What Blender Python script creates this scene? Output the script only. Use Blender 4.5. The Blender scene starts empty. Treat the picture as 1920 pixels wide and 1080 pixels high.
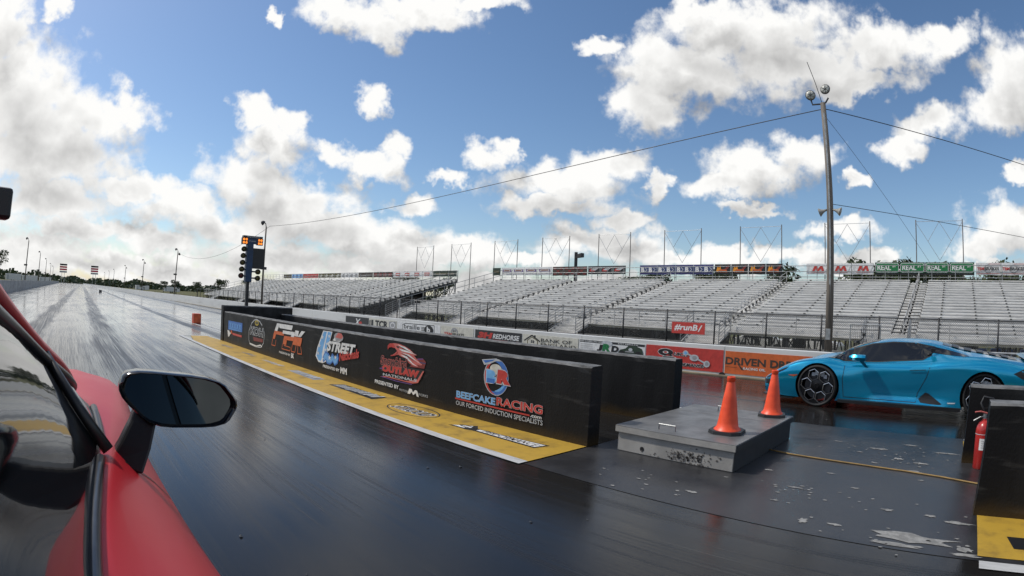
import bpy, bmesh, math, random
import numpy as np
from mathutils import Vector, Matrix
from mathutils.bvhtree import BVHTree
RAD = math.radians
random.seed(7)
SC = bpy.context.scene
COL = SC.collection
H = 1.4                                   # lens height above the strip
# ------------------------------------------------------------------ camera (wide action-camera lens)
YAW, PITCH, ROLL, FPX = 0.786203, 0.028502, 0.043482, 1060.0
cd = bpy.data.cameras.new('camera')
cam = bpy.data.objects.new('camera', cd)
COL.objects.link(cam)
SC.camera = cam
cd.type = 'PANO'
cd.panorama_type = 'FISHEYE_LENS_POLYNOMIAL'
cd.sensor_fit = 'HORIZONTAL'
cd.sensor_width = 36.0
cd.fisheye_fov = math.pi
cd.fisheye_polynomial_k0 = 0.0
cd.fisheye_polynomial_k1 = -1.0 / (FPX * 36.0 / 1920.0)
cd.fisheye_polynomial_k2 = 0.0
cd.fisheye_polynomial_k3 = 0.0
cd.fisheye_polynomial_k4 = 0.0
cd.clip_start = 0.02
cd.clip_end = 6000.0
cam.matrix_world = (Matrix.Translation((0, 0, H)) @ Matrix.Rotation(-YAW, 4, 'Z')
                    @ Matrix.Rotation(PITCH, 4, 'X') @ Matrix.Rotation(math.pi / 2, 4, 'X')
                    @ Matrix.Rotation(ROLL, 4, 'Z'))
# ------------------------------------------------------------------ light
SUN_AZ, SUN_EL = RAD(-28.0), RAD(50.0)     # azimuth measured from downtrack (+y) towards +x
sun_vec = Vector((math.sin(SUN_AZ) * math.cos(SUN_EL), math.cos(SUN_AZ) * math.cos(SUN_EL), math.sin(SUN_EL)))
sd = bpy.data.lights.new('sun', 'SUN')
sd.energy = 3.0
sd.angle = RAD(2.5)
sd.color = (1.0, 0.95, 0.87)
sun = bpy.data.objects.new('sun', sd)
COL.objects.link(sun)
sun.rotation_euler = sun_vec.to_track_quat('Z', 'Y').to_euler()
SC.view_settings.view_transform = 'Standard'
SC.view_settings.look = 'None'
SC.view_settings.exposure = 0.0
SC.view_settings.gamma = 1.0
SC.render.engine = 'CYCLES'
SC.cycles.use_denoising = True
SC.cycles.max_bounces = 6
SC.cycles.caustics_reflective = False
SC.cycles.caustics_refractive = False
# ------------------------------------------------------------------ sky with cumulus
W = bpy.data.worlds.new('World')
SC.world = W
W.use_nodes = True
wt = W.node_tree
wt.nodes.clear()


def nn(t, kind, **kw):
    n = t.nodes.new(kind)
    for k, v in kw.items():
        setattr(n, k, v)
    return n


def math_n(t, op, a, b=None, c=None, clamp=False):
    n = t.nodes.new('ShaderNodeMath')
    n.operation = op
    n.use_clamp = clamp
    for i, v in enumerate((a, b, c)):
        if v is None:
            continue
        if isinstance(v, (int, float)):
            n.inputs[i].default_value = v
        else:
            t.links.new(v, n.inputs[i])
    return n.outputs[0]


def vmath(t, op, a, b=None, c=None):
    n = t.nodes.new('ShaderNodeVectorMath')
    n.operation = op
    for i, v in enumerate((a, b, c)):
        if v is None:
            continue
        if isinstance(v, (tuple, list)):
            n.inputs[i].default_value = v
        else:
            t.links.new(v, n.inputs[i])
    return n.outputs['Value'] if op in ('LENGTH', 'DOT_PRODUCT', 'DISTANCE') else n.outputs['Vector']


def smooth(t, v, lo, hi, a=0.0, b=1.0):
    n = t.nodes.new('ShaderNodeMapRange')
    n.interpolation_type = 'SMOOTHSTEP'
    t.links.new(v, n.inputs['Value'])
    n.inputs['From Min'].default_value = lo
    n.inputs['From Max'].default_value = hi
    n.inputs['To Min'].default_value = a
    n.inputs['To Max'].default_value = b
    return n.outputs['Result']


def mixcol(t, fac, a, b, mode='MIX'):
    n = t.nodes.new('ShaderNodeMix')
    n.data_type = 'RGBA'
    n.blend_type = mode
    for sock, v in ((n.inputs['Factor'], fac), (n.inputs['A'], a), (n.inputs['B'], b)):
        pass
    ins = [s for s in n.inputs if s.enabled]
    for s, v in zip((n.inputs[0], n.inputs[6], n.inputs[7]), (fac, a, b)):
        if isinstance(v, (int, float)):
            s.default_value = v
        elif isinstance(v, (tuple, list)):
            s.default_value = tuple(v) + ((1.0,) if len(v) == 3 else ())
        else:
            t.links.new(v, s)
    return n.outputs[2]


# cumulus heaps: azimuth, elevation, half width, half height (radians, on the sky itself)
CLOUDS = [(-0.191, 0.361, 0.061, 0.104), (-0.13, 0.28, 0.128, 0.104), (-0.031, 0.255, 0.136, 0.066), (0.057, 0.283, 0.074, 0.03), (-0.078, 0.198, 0.192, 0.057), (-0.1, 0.424, 0.027, 0.021), (0.102, 0.161, 0.124, 0.03), (-0.046, 0.126, 0.133, 0.042), (0.191, 0.137, 0.105, 0.04), (0.016, 0.084, 0.161, 0.028), (-0.066, 0.044, 0.113, 0.033), (0.159, 0.073, 0.085, 0.026), (0.27, 0.103, 0.104, 0.038), (0.115, 0.03, 0.245, 0.028), (0.302, 0.301, 0.041, 0.036), (0.369, 0.295, 0.034, 0.034), (0.341, 0.25, 0.066, 0.057), (0.319, 0.188, 0.096, 0.052), (0.399, 0.153, 0.124, 0.042), (0.453, 0.245, 0.037, 0.025), (0.527, 0.23, 0.066, 0.03), (0.564, 0.262, 0.037, 0.03), (0.519, 0.352, 0.036, 0.025), (0.667, 0.218, 0.037, 0.016), (0.594, 0.165, 0.055, 0.025), (0.421, 0.498, 0.081, 0.04), (0.517, 0.484, 0.08, 0.04), (0.596, 0.514, 0.119, 0.042), (0.699, 0.534, 0.088, 0.021), (0.309, 0.469, 0.018, 0.015), (0.737, 0.26, 0.041, 0.028), (0.77, 0.275, 0.02, 0.023), (0.874, 0.216, 0.145, 0.04), (0.96, 0.247, 0.078, 0.034), (0.856, 0.175, 0.134, 0.023), (1.033, 0.218, 0.025, 0.023), (0.44, 0.119, 0.228, 0.04), (0.575, 0.094, 0.104, 0.033), (0.368, 0.063, 0.189, 0.036), (0.68, 0.08, 0.085, 0.026), (0.971, 0.153, 0.057, 0.021), (0.925, 0.114, 0.085, 0.025), (0.939, 0.458, 0.042, 0.019), (1.051, 0.43, 0.114, 0.055), (1.023, 0.351, 0.075, 0.052), (1.218, 0.483, 0.202, 0.058), (1.313, 0.425, 0.197, 0.058), (1.468, 0.438, 0.135, 0.045), (1.605, 0.453, 0.058, 0.03), (1.128, 0.513, 0.087, 0.038), (1.409, 0.385, 0.122, 0.026), (1.11, 0.402, 0.133, 0.057), (1.231, 0.25, 0.112, 0.042), (1.162, 0.222, 0.082, 0.03), (1.299, 0.27, 0.069, 0.032), (1.21, 0.183, 0.072, 0.012), (1.403, 0.231, 0.025, 0.017), (1.547, 0.309, 0.079, 0.032), (1.484, 0.276, 0.044, 0.026), (1.713, 0.371, 0.071, 0.071), (1.675, 0.333, 0.075, 0.042), (1.694, 0.236, 0.029, 0.015), (1.662, 0.147, 0.072, 0.045), (1.613, 0.123, 0.052, 0.033), (1.366, 0.146, 0.072, 0.019), (1.437, 0.103, 0.052, 0.017), (1.247, 0.104, 0.123, 0.019), (1.068, 0.097, 0.114, 0.021), (0.831, 0.08, 0.085, 0.017), (1.56, 0.085, 0.133, 0.013), (0.963, 0.106, 0.128, 0.04), (1.139, 0.094, 0.142, 0.026), (0.712, 0.093, 0.081, 0.036), (1.352, 0.09, 0.104, 0.019), (0.539, 0.054, 0.189, 0.025)]
g = bpy.data.node_groups.new('cumulus_field', 'ShaderNodeTree')
g.interface.new_socket('P', in_out='INPUT', socket_type='NodeSocketVector')
g.interface.new_socket('D', in_out='OUTPUT', socket_type='NodeSocketFloat')
g.interface.new_socket('S', in_out='OUTPUT', socket_type='NodeSocketFloat')
gi, go = g.nodes.new('NodeGroupInput'), g.nodes.new('NodeGroupOutput')
P0 = gi.outputs['P']
warp = nn(g, 'ShaderNodeTexNoise')
warp.inputs['Scale'].default_value = 16.0
warp.inputs['Detail'].default_value = 4.0
warp.inputs['Roughness'].default_value = 0.6
g.links.new(P0, warp.inputs['Vector'])
wv = vmath(g, 'SUBTRACT', warp.outputs['Color'], (0.5, 0.5, 0.5))
Pw = vmath(g, 'MULTIPLY_ADD', wv, (0.115, 0.095, 0.0), P0)
sepw = nn(g, 'ShaderNodeSeparateXYZ')
g.links.new(Pw, sepw.inputs[0])


def splat(v):
    c = nn(g, 'ShaderNodeCombineXYZ')
    for i in range(3):
        g.links.new(v, c.inputs[i])
    return c.outputs[0]


AZ3, EL3, acc = splat(sepw.outputs[0]), splat(sepw.outputs[1]), None
while len(CLOUDS) % 3:
    CLOUDS.append(CLOUDS[-1])
for i in range(0, len(CLOUDS), 3):          # three heaps at a time, one per component
    tri = CLOUDS[i:i + 3]
    qa = vmath(g, 'MULTIPLY_ADD', AZ3, tuple(1 / c[2] for c in tri), tuple(-c[0] / c[2] for c in tri))
    qe = vmath(g, 'MULTIPLY_ADD', EL3, tuple(1 / c[3] for c in tri), tuple(-c[1] / c[3] for c in tri))
    d = vmath(g, 'MULTIPLY_ADD', qa, qa, vmath(g, 'MULTIPLY', qe, qe))
    acc = d if acc is None else vmath(g, 'MINIMUM', acc, d)
sepm = nn(g, 'ShaderNodeSeparateXYZ')
g.links.new(acc, sepm.inputs[0])
acc = math_n(g, 'SQRT', math_n(g, 'MINIMUM', math_n(g, 'MINIMUM', sepm.outputs[0], sepm.outputs[1]), sepm.outputs[2]))
field = math_n(g, 'SUBTRACT', 1.0, acc)
# the same kind of heaps over the rest of the sky
sepg = nn(g, 'ShaderNodeSeparateXYZ')
g.links.new(Pw, sepg.inputs[0])
low = nn(g, 'ShaderNodeTexNoise')
low.inputs['Scale'].default_value = 3.1
low.inputs['Detail'].default_value = 2.0
g.links.new(Pw, low.inputs['Vector'])
elsew = math_n(g, 'MULTIPLY', math_n(g, 'SUBTRACT', low.outputs['Fac'], 0.52), 5.0)
az_c = math_n(g, 'ABSOLUTE', math_n(g, 'SUBTRACT', sepg.outputs[0], 0.80))
out1 = smooth(g, az_c, 0.98, 1.2)
out2 = smooth(g, sepg.outputs[1], 0.62, 0.8)
outm = math_n(g, 'MAXIMUM', out1, out2)
elsew = math_n(g, 'ADD', elsew, math_n(g, 'MULTIPLY', math_n(g, 'SUBTRACT', outm, 1.0), 3.0))
field = math_n(g, 'MAXIMUM', field, elsew)
# low broken bank along the horizon
bank = nn(g, 'ShaderNodeTexNoise')
bank.inputs['Scale'].default_value = 7.0
bank.inputs['Detail'].default_value = 3.0
g.links.new(vmath(g, 'MULTIPLY', Pw, (1.0, 2.4, 1.0)), bank.inputs['Vector'])
bk = math_n(g, 'ADD', math_n(g, 'MULTIPLY', math_n(g, 'SUBTRACT', bank.outputs['Fac'], 0.47), 3.0),
            smooth(g, sepg.outputs[1], 0.0, 0.16, 0.35, -1.6))
field = math_n(g, 'MAXIMUM', field, bk)
fb = nn(g, 'ShaderNodeTexNoise')
fb.inputs['Scale'].default_value = 17.0
fb.inputs['Detail'].default_value = 7.0
fb.inputs['Roughness'].default_value = 0.56
g.links.new(P0, fb.inputs['Vector'])
fs_ = nn(g, 'ShaderNodeTexNoise')
fs_.inputs['Scale'].default_value = 15.0
fs_.inputs['Detail'].default_value = 2.5
fs_.inputs['Roughness'].default_value = 0.5
g.links.new(P0, fs_.inputs['Vector'])
g.links.new(math_n(g, 'MULTIPLY_ADD', math_n(g, 'SUBTRACT', fs_.outputs['Fac'], 0.5), 1.3, field), go.inputs['S'])
g.links.new(math_n(g, 'MULTIPLY_ADD', math_n(g, 'SUBTRACT', fb.outputs['Fac'], 0.5), 1.9, field), go.inputs['D'])

tc = nn(wt, 'ShaderNodeTexCoord')
sp = nn(wt, 'ShaderNodeSeparateXYZ')
wt.links.new(tc.outputs['Generated'], sp.inputs[0])
az = math_n(wt, 'ARCTAN2', sp.outputs[0], sp.outputs[1])
el = math_n(wt, 'ARCSINE', sp.outputs[2])
cx = nn(wt, 'ShaderNodeCombineXYZ')
wt.links.new(az, cx.inputs[0])
wt.links.new(el, cx.inputs[1])
Pd = cx.outputs[0]


def dens(v):
    n = nn(wt, 'ShaderNodeGroup')
    n.node_tree = g
    wt.links.new(v, n.inputs[0])
    return n.outputs[0], n.outputs[1]


D0, S0 = dens(Pd)
_, S1 = dens(vmath(wt, 'ADD', Pd, (-0.018, 0.052, 0.0)))
alpha = smooth(wt, D0, -0.19, 0.46)
alpha = math_n(wt, 'MULTIPLY', alpha, smooth(wt, el, -0.02, 0.005))
lit = math_n(wt, 'MULTIPLY', math_n(wt, 'SUBTRACT', S0, S1), 0.42)
thick = smooth(wt, S0, 0.25, 1.05, 0.0, 0.35)
sunward = vmath(wt, 'DOT_PRODUCT', tc.outputs['Generated'], tuple(sun_vec))
glow = smooth(wt, sunward, 0.2, 0.95, 0.0, 0.13)
lum = math_n(wt, 'ADD', math_n(wt, 'SUBTRACT', math_n(wt, 'ADD', 0.87, lit), thick), glow)
lum = math_n(wt, 'MAXIMUM', math_n(wt, 'MINIMUM', lum, 1.05), 0.36)
ccol = nn(wt, 'ShaderNodeCombineColor')
wt.links.new(math_n(wt, 'MULTIPLY', lum, 1.0), ccol.inputs[0])
wt.links.new(math_n(wt, 'MULTIPLY', lum, 0.995), ccol.inputs[1])
wt.links.new(math_n(wt, 'MULTIPLY_ADD', lum, 0.965, 0.012), ccol.inputs[2])
sky = nn(wt, 'ShaderNodeTexSky')
sky.sky_type = 'NISHITA'
sky.sun_disc = False
sky.sun_elevation = SUN_EL
sky.sun_rotation = SUN_AZ
sky.air_density = 1.0
sky.dust_density = 0.6
sky.ozone_density = 2.5
b1, b2 = nn(wt, 'ShaderNodeBackground'), nn(wt, 'ShaderNodeBackground')
hs = nn(wt, 'ShaderNodeHueSaturation')
hs.inputs['Saturation'].default_value = 1.10
wt.links.new(sky.outputs[0], hs.inputs['Color'])
wt.links.new(hs.outputs[0], b1.inputs['Color'])
b1.inputs['Strength'].default_value = 0.118
wt.links.new(ccol.outputs[0], b2.inputs['Color'])
b2.inputs['Strength'].default_value = 0.95
mx = nn(wt, 'ShaderNodeMixShader')
wt.links.new(alpha, mx.inputs[0])
wt.links.new(b1.outputs[0], mx.inputs[1])
wt.links.new(b2.outputs[0], mx.inputs[2])
wo = nn(wt, 'ShaderNodeOutputWorld')
wt.links.new(mx.outputs[0], wo.inputs['Surface'])
W.cycles.sampling_method = 'MANUAL'
W.cycles.sample_map_resolution = 512

# ================================================================== helpers
class MB:
    """collects simple shapes; build() links them as ONE mesh object"""

    def __init__(self):
        self.v, self.f, self.mi, self.m = [], [], [], 0

    def add(self, vs, fs):
        o = len(self.v)
        self.v += [tuple(p) for p in vs]
        self.f += [tuple(i + o for i in f) for f in fs]
        self.mi += [self.m] * len(fs)
        return self

    def box(self, x0, x1, y0, y1, z0, z1):
        vs = [(x, y, z) for z in (z0, z1) for y in (y0, y1) for x in (x0, x1)]
        return self.add(vs, [(0, 2, 3, 1), (4, 5, 7, 6), (0, 1, 5, 4), (2, 6, 7, 3), (0, 4, 6, 2), (1, 3, 7, 5)])

    def obox(self, c, sx, sy, sz, M):
        vs = [M @ Vector((x, y, z)) + Vector(c) for z in (-sz / 2, sz / 2) for y in (-sy / 2, sy / 2) for x in (-sx / 2, sx / 2)]
        return self.add(vs, [(0, 2, 3, 1), (4, 5, 7, 6), (0, 1, 5, 4), (2, 6, 7, 3), (0, 4, 6, 2), (1, 3, 7, 5)])

    def cyl(self, p0, p1, r0, r1=None, n=10, cap=True):
        r1 = r0 if r1 is None else r1
        p0, p1 = Vector(p0), Vector(p1)
        d = (p1 - p0).normalized()
        a = d.orthogonal().normalized()
        b = d.cross(a)
        vs = []
        for p, r in ((p0, r0), (p1, r1)):
            for k in range(n):
                t = 2 * math.pi * k / n
                vs.append(p + (a * math.cos(t) + b * math.sin(t)) * r)
        fs = [(k, (k + 1) % n, n + (k + 1) % n, n + k) for k in range(n)]
        if cap:
            fs += [tuple(range(n - 1, -1, -1)), tuple(range(n, 2 * n))]
        return self.add(vs, fs)

    def tube(self, pts, r, n=6):
        pts = [Vector(p) for p in pts]
        vs, fs = [], []
        a = None
        for i, p in enumerate(pts):
            d = (pts[min(i + 1, len(pts) - 1)] - pts[max(i - 1, 0)]).normalized()
            if a is None:
                a = d.orthogonal().normalized()
            a = (a - d * a.dot(d)).normalized()
            b = d.cross(a)
            rr = r[i] if isinstance(r, (list, tuple)) else r
            for k in range(n):
                t = 2 * math.pi * k / n
                vs.append(p + (a * math.cos(t) + b * math.sin(t)) * rr)
        for i in range(len(pts) - 1):
            for k in range(n):
                fs.append((i * n + k, i * n + (k + 1) % n, (i + 1) * n + (k + 1) % n, (i + 1) * n + k))
        fs += [tuple(range(n - 1, -1, -1)), tuple((len(pts) - 1) * n + k for k in range(n))]
        return self.add(vs, fs)

    def lathe(self, prof, n=24, M=None, close=False):
        """prof: (radius, height) pairs about z; M an optional matrix"""
        vs, fs = [], []
        for r, z in prof:
            for k in range(n):
                t = 2 * math.pi * k / n
                p = Vector((r * math.cos(t), r * math.sin(t), z))
                vs.append(M @ p if M else p)
        for i in range(len(prof) - 1):
            for k in range(n):
                fs.append((i * n + k, i * n + (k + 1) % n, (i + 1) * n + (k + 1) % n, (i + 1) * n + k))
        if not close:
            fs += [tuple(range(n - 1, -1, -1)), tuple((len(prof) - 1) * n + k for k in range(n))]
        else:
            m = (len(prof) - 1) * n
            for k in range(n):
                fs.append((m + k, m + (k + 1) % n, (k + 1) % n, k))
        return self.add(vs, fs)

    def prism(self, poly, fn0, fn1):
        """poly of 2-D points; fn0 and fn1 map a point to the two faces"""
        n = len(poly)
        vs = [fn0(*p) for p in poly] + [fn1(*p) for p in poly]
        fs = [tuple(range(n)), tuple(range(2 * n - 1, n - 1, -1))]
        fs += [(k, n + k, n + (k + 1) % n, (k + 1) % n) for k in range(n)]
        return self.add(vs, fs)

    def mesh(self, name, mats, smooth=False):
        me = bpy.data.meshes.new(name)
        me.from_pydata(self.v, [], self.f)
        for m in (mats if isinstance(mats, (list, tuple)) else [mats]):
            me.materials.append(m)
        if any(self.mi):
            me.polygons.foreach_set('material_index', self.mi)
        if smooth:
            me.polygons.foreach_set('use_smooth', [True] * len(me.polygons))
        me.update()
        return me

    def build(self, name, mats, parent=None, smooth=False, bevel=0.0, seg=2, angle=None):
        me = self.mesh(name, mats, smooth)
        if smooth and angle:
            try:
                me.set_sharp_from_angle(angle=RAD(angle))
            except Exception:
                pass
        o = bpy.data.objects.new(name, me)
        COL.objects.link(o)
        o.parent = parent
        if bevel:
            fix_normals(me)
            b = o.modifiers.new('bevel', 'BEVEL')
            b.width, b.segments, b.limit_method = bevel, seg, 'ANGLE'
        return o


def fix_normals(me):
    bm = bmesh.new()
    bm.from_mesh(me)
    bmesh.ops.recalc_face_normals(bm, faces=bm.faces)
    bm.to_mesh(me)
    bm.free()


def tag(o, label=None, cat=None, group=None, kind=None):
    for k, v in (('label', label), ('category', cat), ('group', group), ('kind', kind)):
        if v:
            o[k] = v
    return o


def thing(name, label, cat, loc=(0, 0, 0), rz=0.0, group=None):
    o = bpy.data.objects.new(name, None)
    o.empty_display_size = 0.2
    COL.objects.link(o)
    o.location = loc
    o.rotation_euler = (0, 0, rz)
    return tag(o, label, cat, group)


def dup(o, parent=None):
    c = o.copy()
    COL.objects.link(c)
    c.parent = parent
    for ch in list(o.children):
        dup(ch, c)
    return c


def put(name, me, parent, loc=(0, 0, 0), rz=0.0):
    o = bpy.data.objects.new(name, me)
    COL.objects.link(o)
    o.parent = parent
    o.location = loc
    o.rotation_euler = (0, 0, rz)
    return o


def mat(name, col, rough=0.6, metal=0.0, var=0.12, scale=6.0, bump=0.0, bscale=60.0, coat=0.0, spec=0.5, col2=None,
        stretch=(1, 1, 1), rvar=0.0, obj=False, emit=None, trans=0.0, lo=0.35, hi=0.65):
    m = bpy.data.materials.new(name)
    m.use_nodes = True
    t = m.node_tree
    p = t.nodes['Principled BSDF']
    p.inputs['Roughness'].default_value = rough
    p.inputs['Metallic'].default_value = metal
    p.inputs['Specular IOR Level'].default_value = spec
    p.inputs['Coat Weight'].default_value = coat
    p.inputs['Coat Roughness'].default_value = 0.05
    p.inputs['Transmission Weight'].default_value = trans
    if emit:
        p.inputs['Emission Color'].default_value = tuple(emit[:3]) + (1,)
        p.inputs['Emission Strength'].default_value = emit[3]
    if obj:
        vec = nn(t, 'ShaderNodeTexCoord').outputs['Object']
    else:
        vec = nn(t, 'ShaderNodeNewGeometry').outputs['Position']
    vec = vmath(t, 'MULTIPLY', vec, stretch)
    n = nn(t, 'ShaderNodeTexNoise')
    n.inputs['Scale'].default_value = scale
    n.inputs['Detail'].default_value = 6.0
    n.inputs['Roughness'].default_value = 0.62
    t.links.new(vec, n.inputs['Vector'])
    f = smooth(t, n.outputs['Fac'], lo, hi)
    c2 = col2 if col2 else tuple(max(0.0, c * (1 - 2 * var)) for c in col)
    c1 = col if col2 else tuple(min(1.0, c * (1 + var)) for c in col)
    t.links.new(mixcol(t, f, c1, c2), p.inputs['Base Color'])
    if rvar:
        t.links.new(math_n(t, 'MULTIPLY_ADD', math_n(t, 'SUBTRACT', n.outputs['Fac'], 0.5), rvar * 2, rough, clamp=True), p.inputs['Roughness'])
    if bump:
        n2 = nn(t, 'ShaderNodeTexNoise')
        n2.inputs['Scale'].default_value = bscale
        n2.inputs['Detail'].default_value = 4.0
        t.links.new(vec, n2.inputs['Vector'])
        b = nn(t, 'ShaderNodeBump')
        b.inputs['Strength'].default_value = bump
        b.inputs['Distance'].default_value = 0.01
        t.links.new(n2.outputs['Fac'], b.inputs['Height'])
        t.links.new(b.outputs['Normal'], p.inputs['Normal'])
    return m


_txt = {}


def text2d(s, w, h, shear=0.0, bold=0.0, key=None):
    """flat lettering fitted to w x h, lower-left corner at the origin: (verts, faces)"""
    k = (s, round(bold, 4))
    if k not in _txt:
        c = bpy.data.curves.new('lettering', 'FONT')
        c.body = s
        c.size = 1.0
        c.offset = bold
        c.resolution_u = 3
        c.fill_mode = 'FRONT'
        o = bpy.data.objects.new('lettering', c)
        COL.objects.link(o)
        dg = bpy.context.evaluated_depsgraph_get()
        me = bpy.data.meshes.new_from_object(o.evaluated_get(dg))
        _txt[k] = ([(v.co.x, v.co.y) for v in me.vertices], [tuple(p.vertices) for p in me.polygons])
        bpy.data.meshes.remove(me)
        bpy.data.objects.remove(o)
        bpy.data.curves.remove(c)
    vs, fs = _txt[k]
    x0, x1 = min(v[0] for v in vs), max(v[0] for v in vs)
    y0, y1 = min(v[1] for v in vs), max(v[1] for v in vs)
    sx, sy = w / (x1 - x0), h / (y1 - y0)
    return [((x - x0) * sx + shear * (y - y0) * sy, (y - y0) * sy) for x, y in vs], fs


class Decal:
    """flat print on a surface: layers of polygons and lettering, each a hair above the one before; fn(u, v, lift) gives the point"""

    def __init__(self, fn, lift=0.0012, step=0.00035):
        self.fn, self.l, self.s, self.mb, self.mats = fn, lift, step, MB(), []

    def _m(self, m):
        if m not in self.mats:
            self.mats.append(m)
        self.mb.m = self.mats.index(m)

    def poly(self, pts, m):
        self._m(m)
        self.mb.add([self.fn(u, v, self.l) for u, v in pts], [tuple(range(len(pts)))])
        self.l += self.s
        return self

    def rect(self, u0, v0, u1, v1, m):
        return self.poly([(u0, v0), (u1, v0), (u1, v1), (u0, v1)], m)

    def ring(self, cu, cv, ru, rv, t, m, a0=0.0, a1=2 * math.pi, n=28):
        self._m(m)
        vs, fs = [], []
        for k in range(n + 1):
            a = a0 + (a1 - a0) * k / n
            tt = t if not callable(t) else t(k / n)
            vs += [self.fn(cu + ru * math.cos(a), cv + rv * math.sin(a), self.l),
                   self.fn(cu + (ru - tt) * math.cos(a), cv + (rv - tt) * math.sin(a), self.l)]
        fs = [(2 * k, 2 * k + 2, 2 * k + 3, 2 * k + 1) for k in range(n)]
        self.mb.add(vs, fs)
        self.l += self.s
        return self

    def disc(self, cu, cv, ru, rv, m, n=24):
        return self.poly([(cu + ru * math.cos(2 * math.pi * k / n), cv + rv * math.sin(2 * math.pi * k / n)) for k in range(n)], m)

    def line(self, pts, t, m):
        self._m(m)
        for (a, b), (c, d) in zip(pts[:-1], pts[1:]):
            L = math.hypot(c - a, d - b) or 1e-6
            nu, nv = -(d - b) / L * t / 2, (c - a) / L * t / 2
            self.mb.add([self.fn(a + nu, b + nv, self.l), self.fn(c + nu, d + nv, self.l), self.fn(c - nu, d - nv, self.l), self.fn(a - nu, b - nv, self.l)], [(0, 1, 2, 3)])
        self.l += self.s
        return self

    def text(self, s, u, v, w, h, m, shear=0.0, bold=0.0, rise=0.0, outline=None, ow=0.03):
        """rise: lift of the baseline from start to end"""
        lay = [(outline, bold + ow)] if outline else []
        for mm, bo in lay + [(m, bold)]:
            self._m(mm)
            e = (bo - bold) * h * 1.0
            vs, fs = text2d(s, w + 2 * e, h + 2 * e, shear, bo)
            self.mb.add([self.fn(u - e + a, v - e + b + rise * a / w, self.l) for a, b in vs], fs)
            self.l += self.s
        return self

    def build(self, name, parent):
        me = self.mb.mesh(name, self.mats)
        o = bpy.data.objects.new(name, me)
        COL.objects.link(o)
        o.parent = parent
        return o


def facing(x, inv=None):
    """print on a wall face that looks towards -x: u runs along -y from y0, v up"""
    def fn(u, v, l):
        return (x - l, -u, v)
    return fn


def P(name, col, rough=0.55, **kw):
    return mat(name, col, rough, **kw)


# flat print and paint colours
INK = {}
for k, c in dict(white=(.72, .72, .71), black=(.012, .012, .013), red=(.50, .045, .035), orange=(.60, .125, .03), blue=(.05, .16, .48), lblue=(.16, .40, .72),
                 navy=(.04, .06, .17), grey=(.30, .30, .31), silver=(.48, .50, .52), green=(.01, .17, .05), dgreen=(.025, .045, .028), yellow=(.62, .46, .04), olive=(.10, .085, .03),
                 darkred=(.19, .025, .02), purple=(.14, .06, .26), pink=(.55, .13, .11), brown=(.055, .04, .03), cream=(.60, .58, .50), flame=(.75, .30, .02), dark=(.03, .03, .032),
                 sky=(.24, .48, .75), rubber=(.02, .02, .021)).items():
    INK[k] = mat('ink_' + k, c, 0.5, var=0.07, scale=9.0)
STEEL = mat('galvanised_steel', (.36, .37, .37), 0.45, metal=0.75, var=0.12, scale=5)
DKSTEEL = mat('dark_steel', (.045, .045, .048), 0.5, metal=0.4, var=0.15)
ALU = mat('weathered_aluminium', (.70, .685, .65), 0.5, metal=0.12, var=0.10, scale=1.3, stretch=(3, .5, 3), bump=.1, bscale=25)
ALU2 = mat('dull_aluminium', (.63, .615, .585), 0.55, metal=0.12, var=0.14, scale=1.7, stretch=(3, .5, 3))
ALUW = mat('pale_rail', (.55, .54, .52), .45, metal=.2)
ALUDK = mat('dirty_bracket_metal', (.06, .06, .06), 0.6, metal=0.3)

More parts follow.
